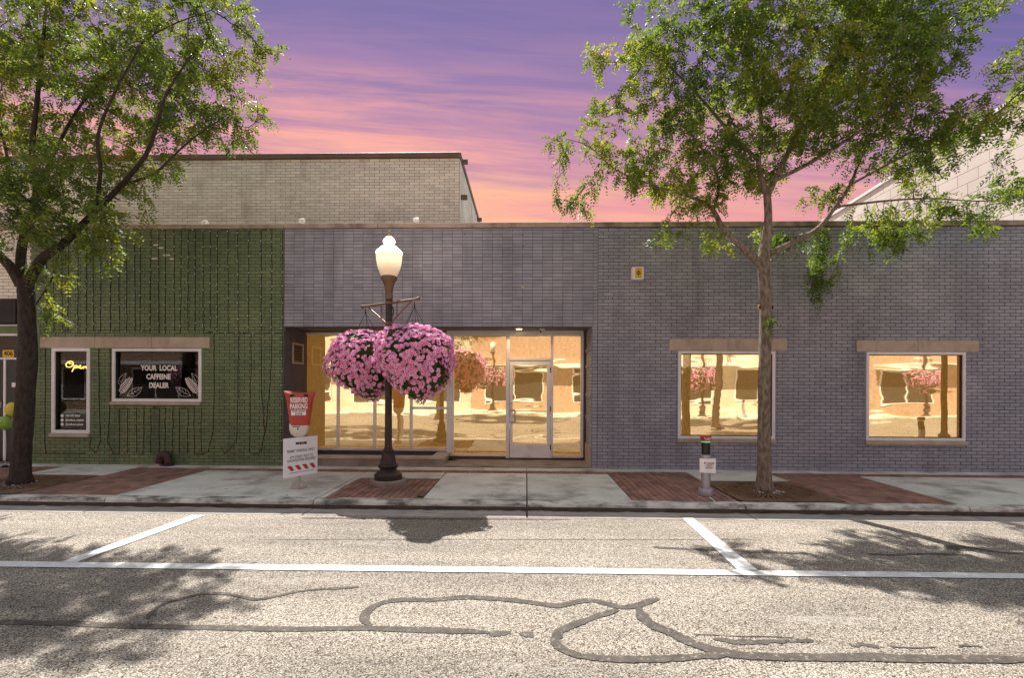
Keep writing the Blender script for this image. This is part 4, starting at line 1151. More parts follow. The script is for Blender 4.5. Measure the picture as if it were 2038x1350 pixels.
# ---- taller tan building behind
YT = 11.7
rear = thing('tall_tan_building', 'taller tan brick building rising behind the green shop roof', 'building', (-7, 15, 0))
xr = onY(914, 380, YT).x; zt0 = onY(700, 316, YT).z; zt1 = onY(700, 306, YT).z
m = MB(); m.box(-17, xr, YT, 22.5, 4.5, zt0); m.build('wall', 'tan_mortar', rear)
wa, ca = lay(-16.5, xr - .002, 4.62, zt0 - .004, 0.235, 0.0685, 0.010, [], 'running')
brickwork(rear, 'tan_brick', YT, 0.235, 0.0685, 0.010, wa, ca, d=.01, focus=(-3.6, 5.6))
m = MB(); z, r = 4.62, 0
while z < zt0 - .03:
    y = YT + .012 - (0.117 if r % 2 else 0)
    while y < 22.4:
        a, b = max(y, YT + .002), min(y + .235, 22.4)
        if b - a > .03:
            m.box(xr - .002, xr + .009 + random.uniform(-.001, .001), a + .005, b - .005, z + .005, z + .0635)
        y += .235
    z += .0685; r += 1
m.build('side_brickwork', 'tan_brick', rear, kind='stuff')
m = MB(); m.cbox(-17.05, xr + .04, YT - .06, 22.6, zt0 + .001, zt1, .01); m.build('coping', 'brown_metal', rear)
for k, (px, py) in enumerate(((922, 322), (921, 393), (952, 437))):
    d = ray(px, py); p = CAM + d * ((xr + .05) / d.x)
    m = MB(); m.cbox(xr + .006, xr + .16, p.y - .05, p.y + .05, p.z - .05, p.z + .05, .006); m.build('steel_bracket', 'brown_metal', rear)

# ---- pale block building on the right
blk = thing('block_building', 'pale painted block building with sloping sunlit side wall at right', 'building', (14, 16, 0))
d1, d2 = ray(2038, 191), ray(1640, 441)
XBk = 11.35
pA, pB = CAM + d1 * (XBk / d1.x), CAM + d2 * (XBk / d2.x)
sl = (pB.z - pA.z) / (pB.y - pA.y)
topz = lambda y: pA.z + (y - pA.y) * sl
y0b, y1b = 10.2, 30.0
m = MB(); m.prism([(XBk, y0b, 0), (XBk, y1b, 0), (XBk, y1b, topz(y1b)), (XBk, y0b, topz(y0b))][::-1], (8, 0, 0)); m.build('wall', 'block_mortar', blk)
bm_, CH, CL = MB(), 0.30, 0.61
z, r = 4.2, 0
singles = []
while z < topz(y0b) + .1:
    y = y0b - (CL / 2 if r % 2 else 0)
    while y < y1b:
        a, b = max(y, y0b), min(y + CL, y1b)
        zt_ = min(z + CH, topz(b), topz(a))
        if zt_ - z > .05 and b - a > .05:
            q = (a + .006, b - .006, z + .006, zt_ - .006)
            mm = MB(); mm.box(XBk - .012 - random.uniform(0, .002), XBk + .001, *q)
            mm.build('block', 'block_paint', blk)
        y += CL
    z += CH; r += 1
m = MB(); m.prism([(XBk - .06, y0b - .05, topz(y0b) + .001), (XBk - .06, y1b, topz(y1b) + .001), (XBk - .06, y1b, topz(y1b) + .09), (XBk - .06, y0b - .05, topz(y0b) + .09)][::-1], (8.1, 0, 0)); m.build('coping', 'white_plastic', blk)
m = MB(); m.prism([(XBk + .1, y0b, topz(y0b) + .091), (XBk + .1, y1b, topz(y1b) + .091), (XBk + .1, y1b, topz(y1b) + .2), (XBk + .1, y0b, topz(y0b) + .2)][::-1], (.3, 0, 0)); m.build('roof_edge', 'brown_metal', blk)

# ================================================================== street things
# ---- lamp post (built at the origin, moved to its place)
ARM = Vector((0.57, -0.40, 0)).normalized()
ARM_L, ARM_Z = 0.70, 3.02
def lamp_post(label, loc, lit=True):
    t = thing('street_lamp', label, 'street lamp', (0, 0, 0), group='street lamps with hanging baskets')
    m = MB(); m.lathe([(0.30, 0.0), (0.30, 0.06), (0.285, 0.072)], 0, 0, 32); m.build('concrete_footing', 'concrete_dark', t, 'auto')
    m = MB()
    m.lathe([(0.225, 0.072), (0.228, 0.08), (0.228, 0.155), (0.215, 0.17), (0.185, 0.195), (0.15, 0.222), (0.136, 0.232), (0.136, 0.25), (0.15, 0.262), (0.17, 0.285), (0.172, 0.30), (0.16, 0.318), (0.135, 0.33)], 0, 0, 32)
    m.build('base', 'lamp_iron', t, 'auto')
    m = MB(); m.lathe([(0.134, 0.33), (0.122, 0.38), (0.11, 0.46), (0.104, 0.515)], 0, 0, 48, 0, 0.035, 12)
    m.lathe([(0.106, 0.516), (0.112, 0.525), (0.112, 0.545), (0.09, 0.56), (0.072, 0.585), (0.062, 0.61)], 0, 0, 32)
    m.build('pedestal', 'lamp_iron', t, 'auto')
    m = MB(); m.lathe([(0.060, 0.61), (0.0545, 3.09)], 0, 0, 40, 0, 0.03, 10); m.build('pole', 'lamp_iron', t, 'auto')
    m = MB(); m.lathe([(0.056, 3.085), (0.063, 3.10), (0.063, 3.175), (0.056, 3.185), (0.060, 3.20), (0.066, 3.23), (0.085, 3.33), (0.10, 3.375), (0.130, 3.405), (0.138, 3.43), (0.136, 3.455), (0.12, 3.468)], 0, 0, 32); m.build('fitter', 'lamp_bronze', t, 'auto')
    m = MB(); m.lathe([(0.118, 3.469), (0.130, 3.475), (0.155, 3.53), (0.180, 3.60), (0.198, 3.68), (0.208, 3.76), (0.213, 3.83), (0.214, 3.846)], 0, 0, 48, 0, 0.012, 24); m.build('globe', 'lamp_globe_glass' if lit else 'frosted', t, True)
    m = MB(); m.lathe([(0.217, 3.847), (0.219, 3.856), (0.210, 3.875), (0.19, 3.90), (0.155, 3.925), (0.148, 3.94), (0.12, 3.962), (0.085, 3.985), (0.072, 4.0), (0.078, 4.015), (0.096, 4.045), (0.097, 4.06), (0.08, 4.09), (0.058, 4.115), (0.036, 4.13)], 0, 0, 40); m.build('globe_cap', 'lamp_globe_top' if lit else 'frosted', t, True)
    m = MB(); m.lathe([(0.02, 4.128), (0.012, 4.145), (0.020, 4.165), (0.022, 4.18), (0.013, 4.21), (0.003, 4.24)], 0, 0, 16); m.build('finial', 'gold', t, True)
    for s in (-1, 1):
        a = ARM * s
        m = MB(); z = Vector((0, 0, ARM_Z))
        m.tube([a * .05 + z, a * ARM_L + z], .019, 10)
        m.build('arm', 'lamp_bronze', t, 'auto')
        m = MB(); c = a * (ARM_L + .01) + z
        m.lathe([(0.008, c.z - .03), (.024, c.z - .02), (.03, c.z), (.024, c.z + .02), (.008, c.z + .03)], c.x, c.y, 14); m.build('arm_knob', 'lamp_bronze', t, True)
        m = MB(); m.tube([a * .20 + Vector((0, 0, ARM_Z - .015)), a * .20 + Vector((0, 0, ARM_Z - .235))], .011, 8); m.tube([a * .56 + Vector((0, 0, ARM_Z - .012)), a * .06 + Vector((0, 0, ARM_Z - .335))], .012, 8); m.build('strut', 'lamp_bronze', t, 'auto')
    for z in (ARM_Z, ARM_Z - .34):
        m = MB(); m.lathe([(.060, z - .022), (.068, z - .02), (.068, z + .02), (.060, z + .022)], 0, 0, 24)
        for s in (-1, 1):
            c = ARM * s * .085; m.lathe([(.014, z - .018), (.014, z + .018)], c.x, c.y, 8)
        m.build('clamp', 'lamp_bronze', t, 'auto')
    m = MB(); p = Vector((.075, -.02, 0)); m.tube([p + Vector((-.02, 0, ARM_Z - .06)), p + Vector((.0, 0, ARM_Z - .08)), p + Vector((.012, 0, ARM_Z - .14)), p + Vector((.0, 0, ARM_Z - .20)), p + Vector((-.02, 0, ARM_Z - .22))], .009, 6); m.build('socket_cover', 'wire_black', t, True)
    t.location = loc
    return t

# ---- petunia basket, hook point at local (0,0,0)
B_PROF = [(-0.42, 0.10), (-0.46, 0.30), (-0.55, 0.47), (-0.70, 0.585), (-0.88, 0.61), (-1.05, 0.585), (-1.22, 0.515), (-1.36, 0.415), (-1.49, 0.29), (-1.58, 0.16), (-1.63, 0.08)]
def b_radius(z):
    for (za, ra), (zb, rb) in zip(B_PROF, B_PROF[1:]):
        if zb <= z <= za:
            t = (za - z) / (za - zb); return ra + (rb - ra) * t
    return 0.05
def flower_template():
    v = [(0, 0, -0.010)]; f = []; mi = []
    for k in range(5):
        a = 2 * PI * k / 5; v.append((0.30 * math.cos(a), 0.30 * math.sin(a), -0.002))
    for k in range(10):
        a = 2 * PI * k / 10
        r = 1.0 if k % 2 == 0 else 0.80
        v.append((r * math.cos(a), r * math.sin(a), 0.12 if k % 2 == 0 else 0.20))
    for k in range(5):
        j = (k + 1) % 5
        f.append((0, 1 + k, 1 + j)); mi.append(2)
        o0, o1, o2 = 6 + 2 * k, 6 + (2 * k + 1) % 10, 6 + (2 * k + 2) % 10
        f += [(1 + k, o0, o1), (1 + k, o1, 1 + j), (1 + j, o1, o2)]; mi += [0, 1, 0]
    return np.array(v), f, mi
FV, FF, FM = flower_template()
def flower_mesh(name, r):
    me = bpy.data.meshes.new(name); me.from_pydata([tuple(p * r) for p in FV], [], FF)
    for x in ('petal_pink', 'petal_pale', 'petal_throat'): me.materials.append(MATS[x])
    me.polygons.foreach_set('material_index', FM); me.update(); return me
FLOWERS = [flower_mesh('flower', r) for r in (0.041, 0.038, 0.033)]

def basket(label, loc, seed, singles=True, skew=(0, 0), cam_at=None, n_fl=1650):
    rr = random.Random(seed); loc = Vector(loc)
    t = thing('flower_basket', label, 'flower basket', (0, 0, 0), group='hanging petunia baskets')
    lump = [(rr.uniform(0, 2 * PI), rr.uniform(-1.5, -.5), rr.uniform(.08, .19), rr.uniform(.25, .5)) for _ in range(16)]
    def surf(a, z):
        r = b_radius(z)
        for la, lz, h, w in lump:
            da = (a - la + PI) % (2 * PI) - PI
            d2 = (da * max(r, .2)) ** 2 + (z - lz) ** 2
            r += h * math.exp(-d2 / (w * w * .25)) - h * .35 * math.exp(-d2 / (w * w))
        k = max(0, (-0.9 - z)) / .75
        return Vector((r * math.cos(a) + skew[0] * k, r * math.sin(a) + skew[1] * k, z))
    def normal(a, z):
        p = surf(a, z); u = surf(a + .05, z) - p; w = surf(a, min(-.425, z + .03)) - surf(a, max(-1.625, z - .03))
        n = u.cross(w)
        return n.normalized() if n.length > 1e-6 else Vector((math.cos(a), math.sin(a), 0))
    m = MB(); rings = []
    for i in range(15):
        z = -0.46 - i * (1.10 / 14); base = len(m.v); rings.append(base)
        for k in range(24):
            p = surf(2 * PI * k / 24, z); c = Vector((skew[0] * max(0, (-.9 - z)) / .75, skew[1] * max(0, (-.9 - z)) / .75, z))
            q = c + (p - c) * .84; m.v.append(tuple(q))
    for r0, r1 in zip(rings, rings[1:]):
        for k in range(24):
            m.face([r0 + k, r1 + k, r1 + (k + 1) % 24, r0 + (k + 1) % 24])
    m.face([rings[0] + k for k in range(24)]); m.face([rings[-1] + k for k in range(24)][::-1])
    m.build('stem_mass', 'petunia_leaf', t, True)
    zs = np.linspace(-1.63, -0.425, 200); wgt = np.array([b_radius(z) + .02 + (.5 if z > -.52 else 0) for z in zs]); wgt /= wgt.sum()
    zpick = lambda: rr.choices(list(zs), list(wgt))[0]
    V, Fa = [], []                                    # leaves
    zl = rr.choices(list(zs), list(wgt), k=2600)
    for z in zl:
        a = rr.uniform(0, 2 * PI); p = surf(a, z); n = normal(a, z)
        p = p - n * rr.uniform(-.02, .10); n = (n + Vector((rr.gauss(0, .6), rr.gauss(0, .6), rr.gauss(0, .6)))).normalized()
        d = n.orthogonal().normalized(); d = (Matrix.Rotation(rr.uniform(0, 6.3), 3, n) @ d); s = n.cross(d); L, W = rr.uniform(.03, .055), rr.uniform(.010, .018)
        k = len(V); V += [tuple(p), tuple(p + d * L * .5 + s * W), tuple(p + d * L), tuple(p + d * L * .5 - s * W)]; Fa.append((k, k + 1, k + 2, k + 3))
    me = bpy.data.meshes.new('foliage'); me.from_pydata(V, [], Fa); me.materials.append(MATS['petunia_leaf']); me.update()
    link('foliage', me, t, kind='stuff')
    fl = []
    while len(fl) < n_fl:
        z = rr.choices(list(zs), list(wgt))[0]
        dens = 1.0 if z > -0.95 else max(0.30, 1.0 - (-0.95 - z) * 1.0)
        a = rr.uniform(0, 2 * PI)
        if rr.random() > dens * (0.75 + .25 * math.sin(3 * a + 5 * z)):
            continue
        n = normal(a, z); p = surf(a, z) + n * rr.uniform(-.015, .05)
        nn = (n + Vector((rr.gauss(0, .28), rr.gauss(0, .28), .25 + rr.gauss(0, .28)))).normalized()
        fl.append((p, nn, rr.uniform(0, 6.3), rr.choice([0, 0, 1, 2])))
    if singles:
        fl.sort(key=lambda q: -(q[1].dot((CAM - loc - q[0]).normalized()) + 0.5 * (CAM - loc - q[0]).normalized().dot(q[0] - Vector((0, 0, -1)))))
    one, many = (fl[:300], fl[300:]) if singles else ([], fl)
    for p, n, s, k in one:
        o = link('flower', FLOWERS[k], t, loc=p); o.rotation_euler = (n.to_track_quat('Z', 'Y') @ Matrix.Rotation(s, 3, 'Z').to_quaternion()).to_euler()
    V, Fa, Mi = [], [], []
    for p, n, s, k in many:
        R = np.array((n.to_track_quat('Z', 'Y') @ Matrix.Rotation(s, 3, 'Z').to_quaternion()).to_matrix()) * (.041, .038, .033)[k]
        b = len(V); V += [tuple(q) for q in (FV @ R.T + np.array(p))]
        Fa += [tuple(b + i for i in f) for f in FF]; Mi += FM
    me = bpy.data.meshes.new('flower_mass'); me.from_pydata(V, [], Fa)
    for x in ('petal_pink', 'petal_pale', 'petal_throat'): me.materials.append(MATS[x])
    me.polygons.foreach_set('material_index', Mi); me.update()
    link('flower_mass', me, t, kind='stuff')
    m = MB(); m.lathe([(.10, -.86), (.22, -.78), (.27, -.66), (.28, -.58), (.26, -.58)], 0, 0, 20); m.build('bowl', 'wire_black', t, True)
    m = MB(); m.tube([(0, 0, -.012), (0, 0, -.06)], .005, 6)
    m.tube([(0, 0, -.06), (0, 0, -.10)], .012, 6)
    m.build('hook', 'wire_black', t)
    for k in range(5):
        a = 2 * PI * k / 5 + .4; m = MB(); m.tube([(0, 0, -.09), (.27 * math.cos(a), .27 * math.sin(a), -.585)], .0038, 5); m.build('hanger_wire', 'wire_black', t)
    t.location = loc
    return t

def lamp_with_baskets(x, y, where, z=0.0, singles=False, lit=True, seed=1):
    lamp_post(where, (x, y, z), lit)
    for s, nm in ((1, 'front'), (-1, 'rear')):
        c = Vector((x, y, z)) + ARM * s * (ARM_L - .075) + Vector((0, 0, ARM_Z - .018))
        yield s, c

LX, LY = -2.30, 8.35
for s, c in lamp_with_baskets(LX, LY, 'lit acorn-globe street lamp on a dark post before the grey shop', singles=True):
    basket('larger pink petunia basket hanging right of the lamp post' if s > 0 else 'pink petunia basket hanging left of the lamp post, half hidden', c, 21 + s, True, (.10, 0) if s > 0 else (.12, .0))
lamp_post('unlit dark lamp post out of frame mirrored in the right shop window', (9.55, 8.35, 0), False)
for (x, txt, sd) in ((21.2, 'right shop window', 5), (9.5, 'window behind the bollard', 6), (-1.9, 'pane beside the glass door', 7), (-18.3, 'lettered coffee shop window', 8)):
    for s, c in lamp_with_baskets(x, -7.2, 'street lamp across the road mirrored in the ' + txt, 0, lit=False):
        basket(('nearer' if s > 0 else 'farther') + ' petunia basket across the road mirrored in the ' + txt, c, sd * 3 + s, False, (.05, 0), n_fl=620)

# ---- bagged parking meter with permit sign
MX, MY = onZ(595, 972, 0).x, onZ(595, 972, 0).y
pmr = thing('parking_meter', 'parking meter under a red reserved-parking bag', 'parking meter', (MX, MY, 0))
m = MB(); m.lathe([(.118, 0), (.122, .02), (.115, .05), (.095, .082), (.06, .103), (.032, .11)], MX, MY, 28); m.build('base', 'galvanised', pmr, 'auto')
m = MB(); m.lathe([(.026, .11), (.026, .86)], MX, MY, 16); m.build('post', 'galvanised', pmr, 'auto')
mv = Vector((MX, MY, 0)); tocam = (Vector((CAM.x, CAM.y, 0)) - mv).normalized(); side = Vector((-tocam.y, tocam.x, 0))       # side: towards photo right
def loft(secs, center, name, mat, parent, n=28, smooth=True):
    m = MB(); rings = []
    for z, w, d, sq, ear in secs:
        b = len(m.v); rings.append(b)
        for k in range(n):
            t = 2 * PI * k / n; c, s = math.cos(t), math.sin(t)
            e = 2.0 / sq
            u = w * math.copysign(abs(c) ** e, c); v = d * math.copysign(abs(s) ** e, s)
            p = center + side * u + tocam * v + Vector((0, 0, z + ear * (abs(u) / max(w, 1e-6)) ** 2))
            m.v.append(tuple(p))
    for r0, r1 in zip(rings, rings[1:]):
        for k in range(n):
            m.face([r0 + k, r0 + (k + 1) % n, r1 + (k + 1) % n, r1 + k])
    m.face([rings[0] + k for k in range(n)][::-1]); m.face([rings[-1] + k for k in range(n)])
    return m.build(name, mat, parent, smooth)
MC = mv + side * 0.0
zb = lambda y: 1.67 - (y - HOR) * MY / 1000.0
loft([(zb(875), .03, .03, 2, 0), (zb(871), .085, .06, 3, 0), (zb(866), .125, .075, 4, 0), (zb(858), .145, .085, 5, 0), (zb(846), .148, .088, 5, 0)], MC, 'meter_housing', 'meter_white', pmr, smooth='auto')
loft([(zb(849), .155, .095, 4, 0), (zb(846), .152, .098, 4, 0), (zb(835), .160, .10, 3.5, 0), (zb(820), .178, .10, 3, 0), (zb(808), .188, .09, 3, 0.005), (zb(796), .205, .07, 3, .012), (zb(789), .225, .045, 3, .03), (zb(787), .240, .022, 3, .05), (zb(787) + .004, .238, .006, 3, .05)], MC + side * .01, 'bag', 'bag_red', pmr)
yawm = math.atan2(side.y, side.x)
def on_bag(u, z, off): return MC + side * (u + .01) + tocam * off + Vector((0, 0, z))
text('bag_lettering', 'RESERVED', .112, 'print_white', pmr, facing(on_bag(-.015, zb(799), .103), yawm), .03, .50)
text('bag_lettering', 'PARKING', .112, 'print_white', pmr, facing(on_bag(-.018, zb(811.5), .109), yawm), .03, .55)
def plate(name, mat, parent, c, yaw, w, h, t=.002):
    m = MB(); m.box(-w / 2, w / 2, -t / 2, t / 2, -h / 2, h / 2); me = m.mesh(name, mat); me.transform(Matrix.Translation(Vector(c)) @ Matrix.Rotation(yaw, 4, 'Z')); return link(name, me, parent)
plate('bag_label', 'print_white', pmr, on_bag(-.02, zb(823.5), .108), yawm, .215, .085)
text('bag_lettering', 'TOW AWAY', .046, 'print_black', pmr, facing(on_bag(-.02, zb(821), .111), yawm), .02, .75)
text('bag_lettering', 'ZONE', .046, 'print_black', pmr, facing(on_bag(-.02, zb(826.3), .111), yawm), .02, .85)
for u in (-.115, .085):
    plate('bag_strap', 'strap_black', pmr, on_bag(u, zb(789.5), .062), yawm, .06, .035, .02)
plate('meter_label', 'print_black', pmr, on_bag(-.05, zb(851.5), .089), yawm, .11, .012)
plate('meter_label', 'print_navy', pmr, on_bag(-.03, zb(856), .087), yawm, .02, .035)
ps = thing('permit_sign', 'square white permit-parking sign with red stripes on the meter post', 'sign', (MX, MY, .35))
sv = Vector((.50, .866, 0)).normalized(); S = 0.61; yaws = math.atan2(sv.y, sv.x); snrm = Vector((sv.y, -sv.x, 0))
SC = mv + snrm * .045 + Vector((0, 0, zb(912)))
plate('board', 'sign_white', ps, SC, yaws, S, S, .012)
def on_sign(u, v, off=.0075): return SC + sv * (u * S) + snrm * off + Vector((0, 0, v * S))
text('sign_lettering', 'PERMIT PARKING ONLY', .062, 'print_navy', ps, facing(on_sign(0, .155), yaws), .012, .76)
text('sign_lettering', '4TH STREET TROY TO', .06, 'print_navy', ps, facing(on_sign(.02, .0), yaws), .012, .70)
text('sign_lettering', 'KNOWLES PASS REQUIRED', .06, 'print_navy', ps, facing(on_sign(.02, -.085), yaws), .012, .70)
for k in range(4):
    m = MB(); u0 = -.39 + k * .215
    m.poly([on_sign(u0, -.235), on_sign(u0, -.21), on_sign(u0 + .105, -.21), on_sign(u0 + .19, -.345) if False else on_sign(u0 + .195, -.34), on_sign(u0 + .10, -.345)]); m.build('red_stripe', 'print_red', ps)
plate('small_print', 'print_blue', ps, on_sign(.02, -.395, .007), yaws, .46, .008)
text('sign_logo', '4TH.BOND+', .05, 'print_black', ps, facing(on_sign(.01, .345), yaws), .04, .62) if False else None
for k, (u, w, h, mt) in enumerate(((-.13, .035, .035, 'print_black'), (-.075, .03, .032, 'print_black'), (-.02, .028, .036, 'print_black'), (.03, .024, .034, 'print_black'), (.085, .028, .032, 'print_black'), (.14, .03, .034, 'print_black'))):
    plate('logo_mark', mt, ps, on_sign(u, .35, .007), yaws, w, h)
plate('logo_mark', 'print_orange', ps, on_sign(.02, .315, .007), yaws, .08, .012); plate('logo_mark', 'print_green', ps, on_sign(.12, .312, .007), yaws, .06, .01)

# ---- bollard meter
def bollard(x, y, label, paper=True):
    t = thing('bollard_meter', label, 'parking meter', (0, 0, 0), group='smart parking bollards')
    m = MB(); m.lathe([(.104, 0), (.106, .01), (.106, .095), (.100, .105), (.07, .106)], 0, 0, 32); m.build('base', 'steel_grey', t, 'auto')
    m = MB(); m.lathe([(.067, .106), (.067, .615)], 0, 0, 32); m.build('tube', 'steel_grey', t, 'auto')
    m = MB(); m.lathe([(.063, .616), (.065, .80)], 0, 0, 32); m.build('display', 'screen_black', t, 'auto')
    m = MB(); m.lathe([(.0655, .801), (.0655, .818)], 0, 0, 32); m.build('status_ring', 'meter_green', t, 'auto')
    m = MB(); m.lathe([(.066, .819), (.078, .832), (.080, .852)], 0, 0, 32); m.build('red_band', 'print_red', t, 'auto')
    m = MB(); m.lathe([(.0802, .8525), (.0802, .875)], 0, 0, 32); m.build('blue_band', 'print_navy', t, 'auto')
    m = MB(); m.lathe([(.080, .8755), (.078, .892), (.066, .902), (.03, .906)], 0, 0, 32); m.build('cap', 'bag_red', t, 'auto')
    for zz, w, tx in ((.864, .018, 'PAY METER'), (.840, .014, '3 HOUR')):
        me = text_mesh(tx, w * 1.25, .03, 1.0)
        for v in me.vertices:                       # wrap the print round the head
            a = v.co.x / .081; v.co = Vector((.0812 * math.sin(a), -.0812 * math.cos(a), zz + v.co.y))
        me.materials.clear(); me.materials.append(MATS['print_white']); link('head_print', me, t)
    t.location = (x, y, 0)
    return t
bp_ = onZ(1404.5, 986, 0)
bollard(bp_.x, bp_.y, 'grey bollard meter with a black glossy display and red cap by the right tree')
bollard(9.6, 7.62, 'dark bollard meter out of frame mirrored in the right shop window')
bollard(11.6, -7.0, 'bollard meter across the road mirrored in the window behind the tree')
nt = thing('paper_notice', 'white paper notice fixed to the bollard meter', 'notice', (bp_.x, bp_.y - .07, .30))
pc = Vector((bp_.x + .008, bp_.y - .071, .455)); 
m = MB()
for i in range(9):
    u0, u1 = -.118 + i * .236 / 9, -.118 + (i + 1) * .236 / 9
    f = lambda u: .020 * (u / .118) ** 2 - .004 + .006 * math.sin(u * 40)
    m.poly([(pc.x + u0, pc.y + f(u0), pc.z - .108 - u0 * .03), (pc.x + u1, pc.y + f(u1), pc.z - .108 - u1 * .03), (pc.x + u1, pc.y + f(u1), pc.z + .108), (pc.x + u0, pc.y + f(u0), pc.z + .108)])
m.build('sheet', 'sign_white', nt)
text('notice_heading', 'Permit', .042, 'print_red', nt, facing(pc + Vector((.012, -.012, .04))), .05, 1.15, spacing=1.15)
for z, w in ((.012, .11), (-.003, .09), (-.024, .12), (-.036, .10)):
    plate('notice_print', 'print_black', nt, pc + Vector((.012, -.012, z)), 0, w, .005)

# ---- strings of small lights on the green wall
def light_string(label, runs, bulb_mat, step, loc, seed):
    rr = random.Random(seed)
    t = thing('string_lights', label, 'string lights', loc, group='light strings on the green wall')
    YW = WALL_Y - .0165
    bulbs = MB()
    for run in runs:
        P = []
        for (xa, ya), (xb, yb) in zip(run, run[1:]):
            L = math.hypot(xb - xa, yb - ya); n = max(2, int(L / 14))
            for k in range(n):
                u = k / n; P.append(onY(xa + (xb - xa) * u + rr.gauss(0, .45), ya + (yb - ya) * u, YW + rr.uniform(-.003, .001)))
        P.append(onY(*run[-1], YW))
        m = MB(); m.tube(P, .0062, 5); m.build('wire', 'wire_green', t)
        acc = rr.uniform(0, step)
        for a, b in zip(P, P[1:]):
            L = (b - a).length; acc -= L
            if acc < 0:
                acc = step * rr.uniform(.6, 1.5)
                c = a.lerp(b, rr.random()) + Vector((rr.uniform(-.012, .012), -.014, 0)); s = .0115
                k = len(bulbs.v); bulbs.v += [(c.x + s, c.y, c.z), (c.x, c.y - s, c.z), (c.x - s, c.y, c.z), (c.x, c.y + s, c.z), (c.x, c.y, c.z + s * 1.3), (c.x, c.y, c.z - s * 1.3)]
                for q in range(4):
                    bulbs.face([k + q, k + (q + 1) % 4, k + 4]); bulbs.face([k + (q + 1) % 4, k + q, k + 5])
    bulbs.build('bulbs', bulb_mat, t, kind='stuff')
xs = [92, 107, 122, 135, 155, 172, 185, 200, 221, 237, 252, 268, 279, 299, 316, 329, 346, 359, 374, 389, 404, 419, 432, 454, 473, 494, 520, 541]
runs = []
for i in range(0, len(xs) - 1, 2):
    a, b = xs[i], xs[i + 1]; bot = 661 + random.uniform(-2, 3)
    if i % 4 == 2 and i > 8:
        runs.append([(a, bot), (a + random.uniform(-1, 1), 457.5), (b, 457.5), (b + random.uniform(-1, 1), bot)])
    else:
        runs.append([(a, 457), (a + random.uniform(-2, 2), bot), (b, bot + random.uniform(-1, 1)), (b + random.uniform(-2, 2), 457)])
runs.append([(415, 661), (430, 664), (470, 662), (500, 664), (560, 663)])
runs.append([(562, 457), (561.5, 560), (561.8, 700), (561, 800), (560, 905)])
light_string('white string lights zigzagging up the upper green wall', runs, 'bulb_plastic', .20, (-6.5, WALL_Y - .02, 2.7), 3)
runs = [[(xs_, 811), (xs_ + random.uniform(-2, 2), 903), (xs_ + 14, 904), (xs_ + 15, 811)] if k % 2 else [(xs_, 904), (xs_, 813), (xs_ + 17, 813), (xs_ + 16, 903)] for k, xs_ in enumerate((237, 271, 300, 329, 357, 386))]
light_string('string lights looped below the wide lettered window', runs, 'bulb_red', .24, (-6.9, WALL_Y - .02, .3), 4)
runs = [[(426, 664), (426, 780), (424, 860), (414, 900), (400, 905)], [(474, 664), (473, 800), (470, 880), (447, 903), (440, 890)], [(500, 664), (498, 800), (497, 904), (515, 904), (528, 860), (538, 760), (541, 664)], [(519, 664), (521, 780), (526, 860), (520, 900)]]
light_string('string lights hanging beside the shop entrance on green brick', runs, 'bulb_red', .30, (-5.4, WALL_Y - .02, .3), 5)
runs = [[(90, 694), (90, 780), (88, 880), (92, 903)], [(196, 694), (197, 800), (200, 880), (190, 902), (178, 890), (181, 872)], [(219, 694), (219, 800), (214, 880), (225, 904), (238, 903)], [(66, 902), (140, 902), (170, 903)]]
light_string('string lights around the tall neon window', runs, 'bulb_red', .26, (-8.3, WALL_Y - .02, .3), 6)

# ---- floodlights on the parapet
for px, lab in ((408, 'small white floodlight on the coping nearest the left tree'), (601, 'white floodlight on the coping above the colour change'), (828, 'white floodlight on the coping right of the lamp globe')):
    c = onY(px, 443, WALL_Y + .12); c.z = ZCOP
    t = thing('floodlight', lab, 'floodlight', c, group='floodlights along the coping')
    m = MB(); m.lathe([(.045, c.z), (.045, c.z + .012), (.02, c.z + .016)], c.x, c.y, 14); m.build('mount', 'white_plastic', t)
    m = MB(); m.tube([(c.x, c.y, c.z + .012), (c.x, c.y - .01, c.z + .05)], .01, 8); m.build('stem', 'white_plastic', t)
    m = MB(); h = .075 if px > 500 else .03
    m.tube([(c.x - .05, c.y - .02, c.z + .045 + h * .6), (c.x + .0, c.y - .02, c.z + .05 + h * .6), (c.x + .055, c.y - .02, c.z + .04 + h * .6)], [.03, .045, .052], 12); m.build('lamp_head', 'white_plastic', t, 'auto')

# ---- bent drain pipe at the foot of the green wall
c0 = onY(328, 924, 9.9)
dp = thing('drain_pipe', 'dark brown bent pipe stub at the foot of the green wall', 'pipe', (c0.x, 9.88, 0))
m = MB(); P = []
for k in range(11):
    a = PI * k / 10; P.append((c0.x + .0 + .085 * math.cos(a), 9.88, .10 + .125 * math.sin(a)))
P = [(c0.x + .085, 9.88, .004)] + P + [(c0.x - .085, 9.88, .05)]
m.tube(P, [.075] * 6 + [.08] * 7, 14); m.build('elbow', 'pipe_brown', dp, True)
m = MB(); m.lathe([(.105, .003), (.105, .03), (.09, .035)], c0.x + .085, 9.88, 18); m.build('flange', 'pipe_brown', dp, 'auto')
m = MB(); m.cbox(c0.x - .15, c0.x - .045, 9.80, 9.94, .003, .05, .006); m.build('splash_block', 'stone', dp)

